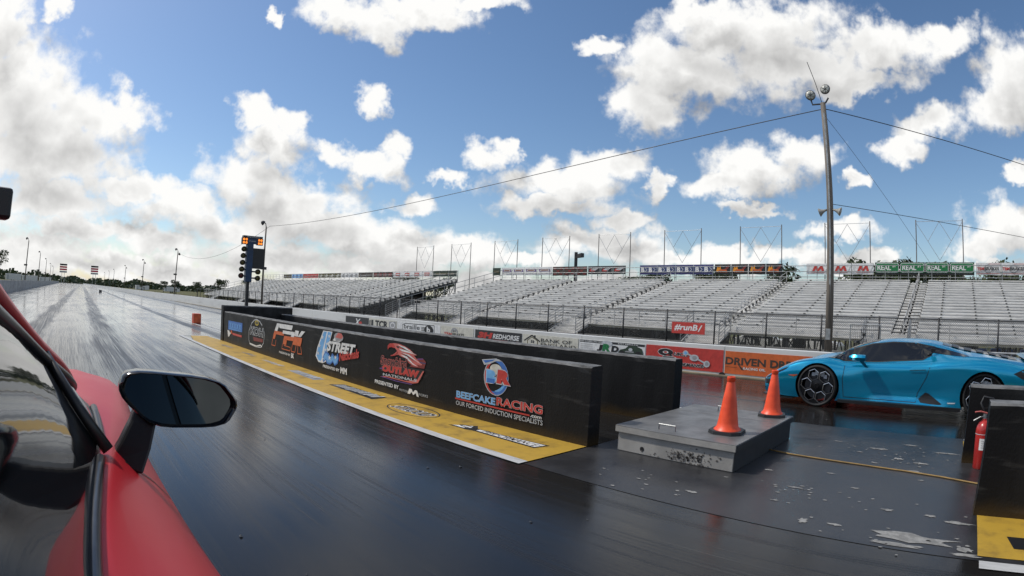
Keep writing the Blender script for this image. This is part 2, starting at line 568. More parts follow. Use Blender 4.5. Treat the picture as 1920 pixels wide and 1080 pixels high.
# ================================================================== ground, strip, paint
def track_material():
    m = bpy.data.materials.new('rubbered_strip')
    m.use_nodes = True
    t = m.node_tree
    p = t.nodes['Principled BSDF']
    pos = nn(t, 'ShaderNodeNewGeometry').outputs['Position']
    s = nn(t, 'ShaderNodeSeparateXYZ')
    t.links.new(pos, s.inputs[0])
    X, Y = s.outputs[0], s.outputs[1]

    def noise(sc, stretch, det=5.0, rough=0.6):
        n = nn(t, 'ShaderNodeTexNoise')
        n.inputs['Scale'].default_value = sc
        n.inputs['Detail'].default_value = det
        n.inputs['Roughness'].default_value = rough
        t.links.new(vmath(t, 'MULTIPLY', pos, stretch), n.inputs['Vector'])
        return n.outputs['Fac']
    streak = noise(1.0, (9.0, 0.10, 1))            # long rubber streaks along the strip
    fine = noise(1.0, (60.0, 0.5, 1))
    blot = noise(0.6, (1.0, 0.35, 1))
    grit = noise(90.0, (1, 1, 1), 3.0)
    # worn concrete grey downtrack, paled for painted-in sheen, black rubber on the launch pad
    far = smooth(t, math_n(t, 'MULTIPLY_ADD', math_n(t, 'SUBTRACT', blot, 0.5), 16.0, Y), 7.0, 25.0)
    base = mixcol(t, far, (.0135, .0125, .0115), (.25, .248, .24))
    c = mixcol(t, math_n(t, 'MULTIPLY', smooth(t, streak, 0.42, 0.72), 0.6), base, (.013, .013, .014))
    c = mixcol(t, math_n(t, 'MULTIPLY', smooth(t, fine, 0.50, 0.75), 0.30), c, (.008, .008, .009))
    c = mixcol(t, math_n(t, 'MULTIPLY', smooth(t, blot, 0.60, 0.80), 0.15), c, (.08, .08, .078))
    scr = noise(1.0, (75.0, 0.32, 1), 3.0)          # pale scuff lines
    c = mixcol(t, math_n(t, 'MULTIPLY', smooth(t, scr, 0.64, 0.72), math_n(t, 'MULTIPLY', smooth(t, blot, .35, .6), .6)), c, (.095, .093, .088))
    c = mixcol(t, math_n(t, 'MULTIPLY', smooth(t, grit, 0.66, 0.78), 0.35), c, (.09, .088, .085))
    # the two grooves the tyres have laid in each lane
    xs = math_n(t, 'MULTIPLY_ADD', Y, -0.026, X)
    wob = math_n(t, 'MULTIPLY_ADD', math_n(t, 'SUBTRACT', noise(0.5, (1, .4, 1), 2.0), 0.5), 0.5, xs)
    groove = None
    for cxx, hw in ((-1.45, .30), (0.72, .30), (8.55, .3), (10.35, .3), (4.3, .22)):
        gq = smooth(t, math_n(t, 'ABSOLUTE', math_n(t, 'SUBTRACT', wob, cxx)), hw * 0.7, hw * 1.6, 1.0, 0.0)
        groove = gq if groove is None else math_n(t, 'MAXIMUM', groove, gq)
    gm = math_n(t, 'MULTIPLY', groove, math_n(t, 'MULTIPLY', smooth(t, Y, 4.0, 14.0), smooth(t, Y, 90.0, 260.0, 1.0, 0.0)))
    gm = math_n(t, 'MULTIPLY', gm, smooth(t, noise(1.0, (22.0, 0.16, 1)), 0.28, 0.60, 0.25, 1.0))
    c = mixcol(t, math_n(t, 'MULTIPLY', gm, 0.93), c, (.010, .010, .011))
    t.links.new(c, p.inputs['Base Color'])
    r = math_n(t, 'MULTIPLY_ADD', smooth(t, streak, 0.3, 0.7), -0.14, 0.25)
    r = math_n(t, 'MULTIPLY_ADD', smooth(t, blot, 0.35, 0.7), 0.16, r)
    r = math_n(t, 'MULTIPLY_ADD', smooth(t, fine, .35, .65), 0.18, math_n(t, 'SUBTRACT', r, 0.10))
    band = noise(1.0, (2.6, 0.06, 1), 3.0)          # broad dull rubber bands
    r = math_n(t, 'MULTIPLY_ADD', math_n(t, 'MULTIPLY', smooth(t, band, .46, .66), smooth(t, Y, 6.0, 16.0, 1.0, 0.45)), 0.13, math_n(t, 'SUBTRACT', r, 0.03))
    r = math_n(t, 'MULTIPLY_ADD', gm, 0.22, r)
    # the sprayed traction compound in the launch boxes is glossier
    box = math_n(t, 'MULTIPLY', smooth(t, Y, 3.0, 9.0, 1.0, 0.0), 1.0)
    r = math_n(t, 'MULTIPLY_ADD', box, -0.10, r, clamp=True)
    r = math_n(t, 'MULTIPLY_ADD', far, -0.08, r, clamp=True)
    t.links.new(r, p.inputs['Roughness'])
    p.inputs['Specular IOR Level'].default_value = 0.31
    b = nn(t, 'ShaderNodeBump')
    b.inputs['Strength'].default_value = 0.30
    b.inputs['Distance'].default_value = 0.004
    t.links.new(math_n(t, 'ADD', math_n(t, 'MULTIPLY', grit, 0.5), math_n(t, 'MULTIPLY', fine, 0.8)), b.inputs['Height'])
    t.links.new(b.outputs['Normal'], p.inputs['Normal'])
    return m


GRASS = mat('mown_grass', (.085, .10, .035), 0.9, col2=(.13, .11, .06), scale=.35, bump=.4, bscale=8, spec=0.1)
gr = MB()
for xa, za, xb, zb in ((-3000, -.02, 24.2, -.02), (24.2, -.02, 34, -1.5), (34, -1.5, 3000, -1.5)):
    gr.add([(xa, -1500, za), (xb, -1500, zb), (xb, 4500, zb), (xa, 4500, za)], [(0, 1, 2, 3)])
tag(gr.build('ground', GRASS), kind='structure')
TRACK = track_material()
tk = MB()
ys = [-40, -10, 0, 10, 25, 60, 140, 300, 520]
for a, b in zip(ys[:-1], ys[1:]):
    tk.add([(-6.25, a, 0), (11.85, a, 0), (11.85, b, 0), (-6.25, b, 0)], [(0, 1, 2, 3)])
strip = tag(tk.build('drag_strip', TRACK), kind='structure')
APRON = mat('gravelly_apron', (.16, .155, .14), 0.9, col2=(.09, .088, .08), scale=1.4, bump=.4, bscale=30)
ap = MB()
ap.add([(12.05, -40, -.004), (24.2, -40, -.004), (24.2, 130, -.004), (12.05, 130, -.004)], [(0, 1, 2, 3)])
tag(ap.build('apron', APRON), kind='structure')
# black painted pad between the barriers, with worn-through patches
PAD = mat('black_pad_paint', (.020, .020, .022), 0.34, col2=(.036, .036, .038), scale=2.2, bump=.12, bscale=120, rvar=.12)
PADWORN = mat('bare_concrete', (.26, .255, .24), 0.7, var=.15, scale=14)
pd = MB()
pd.add([(3.55, -12, .003), (7.35, -12, .003), (7.35, 3.3, .003), (3.55, 3.3, .003)], [(0, 1, 2, 3)])
pad = tag(pd.build('start_pad', PAD), kind='structure')
PT = [(3.79, .47, -.24, .10), (3.63, .36, -.02, .035), (4.2, -.09, -.34, .035), (5.52, .33, .18, .05), (5.98, .53, .40, .045), (5.88, .28, .10, .035),
      (6.45, .10, -.18, .03), (3.78, .94, .85, .06), (3.81, .72, .60, .025), (4.29, .07, -.05, .03), (4.3, .41, .30, .03), (3.61, -.17, -.39, .03),
      (3.70, -.22, -.34, .05), (4.51, 1.24, 1.10, .022), (6.34, .85, .63, .035), (6.5, 1.3, 1.15, .02), (5.25, .2, .12, .02), (4.9, 1.6, 1.5, .02), (3.9, 1.9, 1.8, .03),
      (6.7, .5, .3, .03), (5.1, 1.05, .95, .018), (4.75, .75, .66, .02), (4.1, 1.25, 1.18, .02), (6.1, .95, .86, .02), (5.7, .72, .64, .02)]
wp = MB()
rp = random.Random(3)
for (x, y0, y1, hw) in PT:
    n = 16
    pts = []
    for k in range(n):
        a = 2 * math.pi * k / n
        rr = rp.uniform(.45, 1.12)
        pts.append((x + hw * math.sin(a) * rr, (y0 + y1) / 2 + abs(y0 - y1) / 2 * math.cos(a) * rr * 1.1, .006))
    wp.add(pts, [tuple(range(n))])
for k in range(120):
    cx_, cy_ = rp.choice([(4.35, .7), (4.5, 1.2), (6.2, .7), (3.75, .3), (6.4, .4), (5.9, .3), (3.9, 2.3)])
    x, y = rp.gauss(cx_, .16), rp.gauss(cy_, .38)
    r = rp.uniform(.004, .014)
    wp.add([(x + r * math.cos(a) * rp.uniform(.6, 1.3), y + 1.6 * r * math.sin(a) * rp.uniform(.6, 1.3), .006) for a in (0, 1.1, 2.2, 3.3, 4.4, 5.5)], [(0, 1, 2, 3, 4, 5)])
tag(wp.build('worn_patches', PADWORN, pad), kind='stuff')

YEL = mat('yellow_kerb_paint', (.46, .285, .035), 0.55, col2=(.20, .125, .03), scale=3.4, bump=.15, bscale=90, lo=.44, hi=.78)
WHT = mat('white_line_paint', (.50, .50, .49), 0.55, col2=(.30, .30, .295), scale=4.0, stretch=(3, .6, 1), lo=.42, hi=.75)
ST = {}
for nm, x0, x1, y0, y1, tip in (('n', 3.62, 4.47, 3.32, 15.7, 17.2), ('f', 6.40, 7.2, 3.32, 15.7, 17.2)):
    m = MB()
    far = (x0 + .12) if nm == 'n' else x0
    m.add([(x0, y0, .007), (x1, y0, .007), (x1, y1, .007), (x1 - .1, tip, .007), (x0 + .25, tip, .007), (x0, y1, .007)], [(0, 1, 2, 3, 4, 5)])
    ST[nm] = tag(m.build('yellow_strip', YEL), kind='structure')
for x0, x1, y0, y1 in ((3.62, 4.44, -9, -.36), (6.42, 7.2, -9, -.24)):
    m = MB()
    m.add([(x0, y0, .007), (x1, y0, .007), (x1, y1, .007), (x0, y1, .007)], [(0, 1, 2, 3)])
    tag(m.build('yellow_strip', YEL), kind='structure')
for x, y0, y1 in ((3.50, 3.32, 17.2), (7.2, 3.32, 17.2), (3.42, -9, -.37), (7.2, -9, -.25)):
    m = MB()
    m.add([(x, y0, .0085), (x + .12, y0, .0085), (x + .12, y1, .0085), (x, y1, .0085)], [(0, 1, 2, 3)])
    tag(m.build('white_edge_line', WHT), kind='structure')
m = MB()
m.add([(3.52, 17.2, .0085), (4.5, 17.2, .0085), (4.5, 17.32, .0085), (3.52, 17.32, .0085)], [(0, 1, 2, 3)])
tag(m.build('white_edge_line', WHT), kind='structure')
for x in (5.30, 5.62):
    m = MB()
    m.add([(x, 17.6, .004), (x + .10, 17.6, .004), (x + .10, 420, .004), (x, 420, .004)], [(0, 1, 2, 3)])
    tag(m.build('white_centre_line', WHT), kind='structure')
# sponsor marks painted on the yellow strip (read from the left lane: right is -y, up is +x)


def floor_fn(u, v, l):
    return (3.62 + v, -u, .0075 + l)


I = INK
d = Decal(floor_fn, .0010, .0008)
d.poly([(-4.90, .36), (-4.66, .60), (-4.55, .50), (-3.57, .58), (-3.61, .39), (-4.54, .40), (-4.60, .37)], I['black'])
d.poly([(-4.86, .39), (-4.68, .55), (-4.62, .47), (-4.68, .40)], I['white'])
d.poly([(-4.50, .43), (-4.50, .485), (-3.60, .555), (-3.63, .42)], I['white'])
d.text('PERFORMANCE', -4.42, .435, .76, .085, I['black'], shear=.3, bold=.01)
d.text('CJ', -4.84, .41, .24, .10, I['dark'], shear=.4, bold=.02)
d.build('painted_mark', ST['n'])
d = Decal(floor_fn, .0010, .0008)
d.ring(-5.75, .47, .48, .24, .018, I['dark'])
d.text('STROUD', -6.12, .36, .72, .20, I['black'], shear=.35, bold=.03, outline=I['white'], ow=.06)
d.build('painted_mark', ST['n'])
rq = random.Random(11)


def scribble(y0, y1, v0, v1, c, edge):
    """worn lettering that can no longer be read: slanted strokes"""
    d = Decal(floor_fn, .0010, .0008)
    if edge:
        d.poly([(-y0, v0), (-y0 + .08, v1), (-y1, v1), (-y1 + .02, v0 - .02)], I[edge])
    u = -y0 + .08
    while u < -y1 - .08:
        wv_ = rq.uniform(.05, .10)
        a_, b_ = rq.uniform(v0 + .01, v0 + .05), rq.uniform(v1 - .05, v1 - .01)
        d.poly([(u, a_), (u + .06, b_), (u + .06 + wv_ * .6, b_), (u + wv_ * .6, a_)], I[c])
        u += wv_ + rq.uniform(.0, .03)
    d.build('painted_mark', ST['n'])


scribble(8.0, 6.65, .42, .66, 'silver', 'black')
scribble(9.7, 8.5, .40, .60, 'silver', 'grey')
scribble(11.35, 10.15, .42, .60, 'silver', None)
scribble(12.85, 11.9, .44, .60, 'grey', None)
scribble(14.6, 13.6, .42, .60, 'grey', None)
m = MB()
m.add([(3.80, -.62, .0088), (4.02, -.58, .0088), (4.02, -1.9, .0088), (3.80, -1.9, .0088)], [(0, 1, 2, 3)])
m.build('painted_mark', INK['black'], ST['n'])

# ================================================================== concrete walls along the lanes
WHITEWALL = mat('white_wall_paint', (.66, .66, .64), 0.6, col2=(.48, .475, .45), scale=1.1, stretch=(1, .4, 2.5), bump=.1, bscale=30, lo=.45, hi=.8)
GREYWALL = mat('grey_concrete', (.33, .34, .345), 0.75, col2=(.22, .225, .23), scale=.9, stretch=(1, .5, 2.0), bump=.2, bscale=25)
lw = thing('concrete_wall', 'long bare grey concrete wall along the left edge of the strip', 'wall', (-6.25, 0, 0))
y = 18.0
seg = MB().box(-.32, 0, .012, 5.98, -.02, 1.17).mesh('wall_segment', GREYWALL)
while y < 150:
    put('wall_segment', seg, lw, (0, y, 0))
    y += 6.0
MB().box(-.32, 0, 150.01, 420, -.02, 1.17).build('wall_segment', GREYWALL, lw)
MB().box(-.32, 0, -40, 17.99, -.02, 1.17).build('wall_segment', GREYWALL, lw)
rw = thing('advertising_wall', 'low white concrete wall carrying sponsor panels behind the blue sports car lane', 'wall', (11.8, 0, 0))
JY = 5.037
ymin = -24 * 2.035 / 2
segs = MB().box(0, .30, .006, 4.064, -.02, .655).mesh('wall_segment', WHITEWALL)
k = -6
while JY + 4.07 * k < 100:
    put('wall_segment', segs, rw, (0, JY + 4.07 * k, 0))
    k += 1
MB().box(0, .30, JY + 4.07 * k + .01, 420, -.02, .655).build('wall_segment', WHITEWALL, rw)
KERB = mat('sandy_kerb', (.24, .20, .13), 0.85, col2=(.15, .13, .09), scale=2)
MB().box(-.20, -.002, -18, 60, -.02, .02).build('kerb_strip', KERB, rw)


def wfn(u, v, l):       # print on the wall: u along -y (world), v = height
    return (-.012 - l, -u, v)


def panel(y0, y1, z0, z1, m, name='sponsor_panel'):
    o = MB().box(-.012, -.002, y1, y0, z0, z1).build(name, m, rw)
    return o


def wall_ad(y0, y1, z0, z1, bg):
    pan = panel(y0, y1, z0, z1, INK[bg])
    return Decal(wfn, .0015, .001), pan


d, o = wall_ad(21.85, 19.88, .08, .57, 'dark')
d.text('X', -21.05, .22, .42, .28, I['white'], shear=.35, bold=.03)
d.text('e', -20.72, .22, .28, .18, I['red'], shear=.3, bold=.05)
d.build('sponsor_print', o)
d, o = wall_ad(19.84, 17.80, .08, .57, 'cream')
d.text('TCR', -19.35, .24, .95, .28, I['black'], bold=.05)
d.rect(-19.8, .26, -19.72, .5, I['black']); d.rect(-19.66, .30, -19.5, .52, I['dark'])
d.poly([(-18.32, .24), (-17.86, .26), (-17.86, .54), (-18.32, .52)], I['grey'])
d.ring(-18.07, .39, .17, .12, .05, I['white'])
d.build('sponsor_print', o)
d, o = wall_ad(17.75, 15.1, .08, .57, 'white')
d.line([(-17.4, .26), (-17.4, .46), (-17.2, .52), (-15.45, .54), (-15.42, .28), (-15.6, .24), (-17.4, .24)], .022, I['black'])
d.text('braille', -17.3, .33, 1.0, .17, I['dark'], bold=.01)
for q in range(9):
    d.rect(-17.2 + q * .09, .265, -17.14 + q * .09, .30, I['black'])
d.disc(-15.75, .37, .26, .16, I['black']); d.text('b', -15.86, .28, .2, .2, I['white'], bold=.04)
for q in (.33, .38, .43):
    d.rect(-16.2, q, -15.98, q + .02, I['black'])
d.build('sponsor_print', o)
d, o = wall_ad(15.08, 13.4, .08, .57, 'cream')
d.text('TBM', -14.9, .27, .42, .10, I['red'], bold=.03); d.text('BRAKES', -14.45, .275, .6, .10, I['dark'], bold=.03)
d.ring(-14.35, .40, .18, .14, .05, I['grey'], RAD(-20), RAD(200)); d.text('M', -14.44, .40, .18, .09, I['grey'], bold=.04)
d.build('sponsor_print', o)
d, o = wall_ad(13.32, 11.29, .07, .56, 'dark')
d.text('3H', -13.2, .31, .62, .19, I['red'], shear=.4, bold=.07)
d.text('REDHORSE', -12.5, .33, 1.1, .15, I['white'], shear=.2, bold=.03)
d.rect(-12.5, .285, -11.4, .30, I['red'])
d.build('sponsor_print', o)
d, o = wall_ad(11.25, 9.21, .07, .56, 'cream')
d.poly([(-11.06, .24), (-11.06, .40), (-10.88, .51), (-10.65, .40), (-10.65, .24)], I['olive'])
d.poly([(-11.03, .25), (-11.03, .39), (-10.88, .48), (-10.68, .39), (-10.68, .25)], I['cream'])
d.line([(-11.18, .38), (-10.88, .545), (-10.57, .38)], .035, I['black']); d.rect(-10.80, .47, -10.75, .55, I['black'])
for q in (0, .07):
    d.rect(-10.91 + q, .33, -10.86 + q, .36, I['dark']); d.rect(-10.91 + q, .37, -10.86 + q, .40, I['dark'])
d.text('BANK OF', -10.53, .385, 1.1, .095, I['black'], bold=.0); d.text('ENGLAND', -10.53, .26, 1.25, .10, I['black'], bold=.0)
d.build('sponsor_print', o)
d, o = wall_ad(9.18, 7.13, .07, .56, 'white')
d.rect(-9.16, .49, -7.15, .55, I['dark'])
d.text('NO GAMES, NO GIMMICKS', -9.14, .502, .95, .035, I['white'], bold=.02); d.text('JUST RESULTS!', -7.95, .502, .6, .035, I['white'], bold=.02)
d.disc(-8.28, .50, .17, .075, I['silver'])
d.text('J', -8.60, .30, .16, .16, I['black'], shear=.25, bold=.06); d.text('R', -8.42, .29, .26, .20, I['green'], shear=.15, bold=.06); d.text('D', -8.14, .30, .22, .16, I['black'], shear=.15, bold=.06)
for q in range(7):
    d.rect(-9.12, .44 - q * .05, -8.72, .448 - q * .05, I['grey'])
d.poly([(-7.92, .30), (-7.86, .38), (-7.70, .42), (-7.62, .49), (-7.40, .50), (-7.22, .44), (-7.18, .30), (-7.3, .25), (-7.8, .25)], I['dgreen'])
d.disc(-7.80, .30, .09, .06, I['black']); d.disc(-7.32, .31, .09, .06, I['black']); d.disc(-7.55, .40, .06, .04, I['silver']); d.rect(-7.7, .33, -7.45, .36, I['grey'])
d.build('sponsor_print', o)
d, o = wall_ad(7.105, 5.06, .062, .565, 'red')
d.text('Q', -6.77, .31, .42, .19, I['black'], bold=.09, outline=I['white'], ow=.05)
d.text('UICK', -6.36, .355, .40, .075, I['black'], shear=.5, bold=.04, outline=I['white'], ow=.05)
d.text('P', -6.62, .13, .40, .19, I['black'], bold=.09, outline=I['white'], ow=.05)
d.text('ERFORMANCE', -6.40, .13, .86, .075, I['black'], shear=.4, bold=.04, outline=I['white'], ow=.05)
d.line([(-6.02, .44), (-5.45, .22)], .035, I['silver'])
d.disc(-6.02, .435, .075, .06, I['silver']); d.disc(-6.02, .435, .04, .035, I['lblue'])
d.disc(-5.79, .34, .12, .075, I['silver']); d.disc(-5.78, .345, .06, .045, I['grey'])
d.disc(-5.46, .225, .08, .075, I['silver']); d.disc(-5.46, .225, .045, .045, I['grey'])
d.build('sponsor_print', o)
d, o = wall_ad(5.012, 2.98, .058, .555, 'orange')
d.text('DRIVEN', -5.0, .26, .97, .165, I['brown'], bold=.035); d.poly([(-4.72, .30), (-4.66, .27), (-4.53, .16), (-4.60, .16)], I['brown'])
d.text('RACING OIL', -4.56, .17, .53, .055, I['white'], bold=.03)
d.rect(-5.0, .205, -4.72, .212, I['brown'])
d.text('DRIVEN', -3.93, .26, .92, .165, I['brown'], bold=.035); d.poly([(-3.67, .30), (-3.61, .27), (-3.48, .16), (-3.55, .16)], I['brown'])
d.build('sponsor_print', o)
for k, c in enumerate(('red', 'white', 'dark')):
    y0 = 2.94 - 2.035 * k
    panel(y0, y0 - 1.97, .058, .555, INK[c])
dr = MB()
dr.prism([(.085 * math.cos(a), .075 * math.sin(a)) for a in [math.pi * k / 10 for k in range(11)]], lambda a, b: (-.016, JY + .03 + a, b), lambda a, b: (-.004, JY + .03 + a, b))
dr.build('drain_hole', INK['black'], rw)

# ================================================================== black start-line barriers
BLK = bpy.data.materials.new('black_barrier_paint')
BLK.use_nodes = True
t = BLK.node_tree
pb = t.nodes['Principled BSDF']
pos = nn(t, 'ShaderNodeNewGeometry')
sx = nn(t, 'ShaderNodeSeparateXYZ')
t.links.new(pos.outputs['Position'], sx.inputs[0])
n1 = nn(t, 'ShaderNodeTexNoise')
n1.inputs['Scale'].default_value = 5.0
n1.inputs['Detail'].default_value = 7.0
t.links.new(pos.outputs['Position'], n1.inputs['Vector'])
n2 = nn(t, 'ShaderNodeTexNoise')
n2.inputs['Scale'].default_value = 1.3
n2.inputs['Detail'].default_value = 4.0
t.links.new(vmath(t, 'MULTIPLY', pos.outputs['Position'], (1, 2.2, .45)), n2.inputs['Vector'])
cb = mixcol(t, smooth(t, n2.outputs['Fac'], .46, .75), (.006, .006, .0065), (.015, .015, .0155))
scu = nn(t, 'ShaderNodeTexNoise')
scu.inputs['Scale'].default_value = 3.0
scu.inputs['Detail'].default_value = 8.0
t.links.new(vmath(t, 'MULTIPLY', pos.outputs['Position'], (1, .7, 5.0)), scu.inputs['Vector'])
cb = mixcol(t, math_n(t, 'MULTIPLY', smooth(t, scu.outputs['Fac'], .60, .72), .5), cb, (.045, .044, .042))
# dust that has settled on the older, downtrack end and yellow overspray along the foot
cb = mixcol(t, math_n(t, 'MULTIPLY', smooth(t, sx.outputs[1], 8.0, 15.5), smooth(t, n1.outputs['Fac'], .35, .7, .2, .75)), cb, (.040, .040, .040))
foot = math_n(t, 'MULTIPLY', smooth(t, math_n(t, 'MULTIPLY_ADD', n1.outputs['Fac'], .12, sx.outputs[2]), .04, .22, 1.0, 0.0), .55)
cb = mixcol(t, foot, cb, (.075, .045, .012))
t.links.new(cb, pb.inputs['Base Color'])
pb.inputs['Roughness'].default_value = 0.6
pb.inputs['Specular IOR Level'].default_value = 0.22
bb = nn(t, 'ShaderNodeBump')
bb.inputs['Strength'].default_value = .25
bb.inputs['Distance'].default_value = .01
n3 = nn(t, 'ShaderNodeTexNoise')
n3.inputs['Scale'].default_value = 40.0
t.links.new(pos.outputs['Position'], n3.inputs['Vector'])
t.links.new(n3.outputs['Fac'], bb.inputs['Height'])
t.links.new(bb.outputs['Normal'], pb.inputs['Normal'])
CAP = mat('worn_barrier_cap', (.17, .17, .168), 0.75, col2=(.07, .07, .07), scale=5, bump=.4, bscale=35)


def barrier(label, x0, x1, y0, y1, z, seed=1, axis='y'):
    """cast concrete barrier: chipped top edges, worn cap"""
    o = thing('start_barrier', label, 'barrier', ((x0 + x1) / 2, (y0 + y1) / 2, 0), group='black barriers of the start area')
    r = random.Random(seed)
    L = (y1 - y0) if axis == 'y' else (x1 - x0)
    wdt = (x1 - x0) if axis == 'y' else (y1 - y0)
    n = max(8, int(L / .11))
    prof = [(-.5, 0), (-.5, .90), (-.49, .965), (-.42, .99), (.42, .99), (.49, .965), (.5, .90), (.5, 0)]
    vs, fs, cap = [], [], []
    for i in range(n + 1):
        s = -L / 2 + L * i / n
        if i == 0 or i == n:
            s *= 1.0
        for j, (a, b) in enumerate(prof):
            ja = r.gauss(0, .0022) if 2 <= j <= 5 else r.gauss(0, .0008)
            jb = r.gauss(0, .0018) if 2 <= j <= 5 else 0
            if r.random() < .05 and j in (2, 3):
                jb -= .008
                ja += .007
            pa, pz = a * wdt + ja, b * z + jb
            vs.append((pa, s, pz) if axis == 'y' else (s, pa, pz))
    m = len(prof)
    bd, cp = MB(), MB()
    for i in range(n):
        for j in range(m - 1):
            q = (i * m + j, (i + 1) * m + j, (i + 1) * m + j + 1, i * m + j + 1)
            (cap if 2 <= j <= 4 else fs).append(q)
    fs += [tuple(range(m)), tuple(n * m + j for j in range(m - 1, -1, -1))]
    bd.add(vs, fs)
    cp.add(vs, cap)
    b = bd.build('barrier_body', BLK, o)
    fix_normals(b.data)
    c = cp.build('barrier_cap', CAP, o)
    bm = bmesh.new(); bm.from_mesh(c.data); bmesh.ops.delete(bm, geom=[v for v in bm.verts if not v.link_faces], context='VERTS')
    bmesh.ops.recalc_face_normals(bm, faces=bm.faces); bm.to_mesh(c.data); bm.free()
    return o


nb = barrier('long black start barrier painted with six event logos beside the red car', 4.47, 4.66, 3.31, 15.55, .83, 1)
fb_ = barrier('plain black barrier standing beyond the logo barrier, nearer the blue car', 6.21, 6.41, 3.31, 15.55, .81, 2)
eb = barrier('short taller black cross barrier closing the far end below the starting tree', 4.45, 6.6, 15.6, 15.82, 1.0, 3, axis='x')
rb = barrier('black barrier at the right frame edge with yellow paint at its foot', 4.43, 4.63, -9.0, -.33, .84, 4)
rf = barrier('black barrier behind the red fire extinguisher, in front of the rear wheel', 6.10, 6.30, -9.0, -.22, .78, 5)

# ------------------------------------------------------------------ event logos painted on the long barrier
def bfn(u, v, l):       # in the barrier's own space
    return (4.47 - nb.location.x - .004 - l, -u - nb.location.y, v)


def pol(d, pts, m):
    d.poly([(-y, z) for y, z in pts], m)


d = Decal(bfn)
pol(d, [(15.10, .60), (13.83, .607), (13.83, .378), (15.10, .358)], I['blue'])
for q in range(5):
    d.text('X', -15.0 + q * .22, .42, .18, .14, I['lblue'], bold=.02)
d.rect(-15.0, .385, -13.95, .40, I['lblue'])
pol(d, [(14.70, .302), (13.85, .302), (13.85, .248), (14.64, .249)], I['red'])
d.rect(-14.62, .27, -13.9, .28, I['pink'])
pol(d, [(15.16, .34), (14.99, .337), (14.90, .285), (14.73, .335), (14.95, .20), (14.975, .178), (15.08, .169)], I['white'])
d.disc(-14.78, .315, .07, .05, I['orange'])
d.build('painted_logo', nb)
d = Decal(bfn)
bd_ = [(13.098, .642), (13.29, .453), (13.273, .246), (13.182, .15), (12.732, .13), (12.387, .152), (12.209, .268), (12.152, .48), (12.273, .604)]
d.line([(-y, z) for y, z in bd_], .020, I['silver'])
d.line([(-13.1, .65), (-12.9, .74), (-12.72, .765), (-12.5, .73), (-12.33, .65)], .025, I['silver'])
d.disc(-12.71, .685, .14, .06, I['olive']); d.ring(-12.71, .685, .14, .06, .02, I['yellow'])
d.text('KOH', -13.2, .39, .97, .19, I['dark'], shear=.1, bold=.03, outline=I['silver'], ow=.05)
pol(d, [(12.95, .345), (12.25, .35), (12.26, .275), (12.90, .254)], I['darkred'])
d.line([(-13.2, .17), (-12.7, .15), (-12.4, .20), (-12.3, .17)], .03, I['white'])
d.build('painted_logo', nb)
d = Decal(bfn)
# letters white above, orange in the middle, outlined below
F_ = [(11.389, .765), (10.513, .772), (10.562, .677), (11.221, .674)]
pol(d, F_, I['white']); pol(d, [(11.389, .765), (11.22, .765), (11.36, .60), (11.52, .60)], I['white'])
pol(d, [(11.52, .60), (10.95, .60), (11.0, .53), (11.57, .53)], I['orange']); pol(d, [(11.57, .53), (11.42, .53), (11.50, .42), (11.62, .42)], I['orange'])
d.line([(-11.62, .41), (-11.68, .28), (-11.46, .28), (-11.42, .41)], .018, I['orange'])
pol(d, [(11.03, .64), (10.42, .65), (10.40, .585), (11.05, .575)], I['white']); pol(d, [(10.56, .65), (10.40, .65), (10.45, .52), (10.60, .52)], I['white'])
pol(d, [(10.95, .535), (10.42, .55), (10.46, .47), (10.99, .455)], I['orange']); pol(d, [(10.99, .455), (10.80, .455), (10.83, .36), (11.02, .36)], I['orange'])
d.line([(-11.03, .36), (-11.07, .26), (-10.62, .26), (-10.6, .33), (-10.95, .34)], .018, I['orange'])
pol(d, [(10.37, .69), (10.18, .69), (10.24, .575), (10.42, .575)], I['white']); pol(d, [(10.06, .70), (9.89, .70), (10.09, .58), (10.24, .575)], I['white'])
pol(d, [(10.42, .565), (10.02, .565), (10.06, .46), (10.10, .40), (10.50, .40)], I['orange'])
d.line([(-10.50, .395), (-10.55, .26), (-10.36, .26), (-10.31, .395)], .018, I['orange']); d.line([(-10.22, .395), (-10.22, .25), (-10.02, .26), (-10.08, .395)], .018, I['orange'])
d.text('PRESENTED BY', -11.21, .157, .62, .042, I['white'], bold=.02); d.text('BK', -10.55, .13, .15, .098, I['white'], bold=.04)
d.build('painted_logo', nb)
d = Decal(bfn)
# U and S in star-spangled blue, STREET across them
pol(d, [(9.11, .78), (8.74, .785), (8.87, .55), (8.92, .40), (8.95, .25), (9.10, .20), (9.28, .205), (9.40, .30), (9.34, .45)], I['white'])
pol(d, [(9.08, .765), (8.96, .77), (9.08, .50), (9.14, .36), (9.12, .30), (9.18, .23), (9.28, .24), (9.36, .31), (9.30, .46)], I['lblue'])
pol(d, [(8.92, .77), (8.78, .77), (8.88, .54), (8.96, .38), (9.04, .36), (9.03, .50)], I['lblue'])
pol(d, [(9.06, .36), (8.98, .43), (8.86, .40), (8.80, .34), (8.72, .42), (8.6, .36), (8.52, .44), (8.48, .36), (8.52, .26), (8.62, .215), (8.70, .27), (8.80, .21), (8.92, .215), (8.98, .27), (9.06, .22), (9.12, .27)], I['blue'])
pol(d, [(9.02, .36), (8.97, .40), (8.88, .37), (8.82, .31), (8.72, .38), (8.62, .33), (8.54, .40), (8.51, .34), (8.56, .27), (8.63, .24), (8.70, .30), (8.80, .24), (8.90, .24), (8.97, .30), (9.04, .25), (9.08, .29)], I['lblue'])
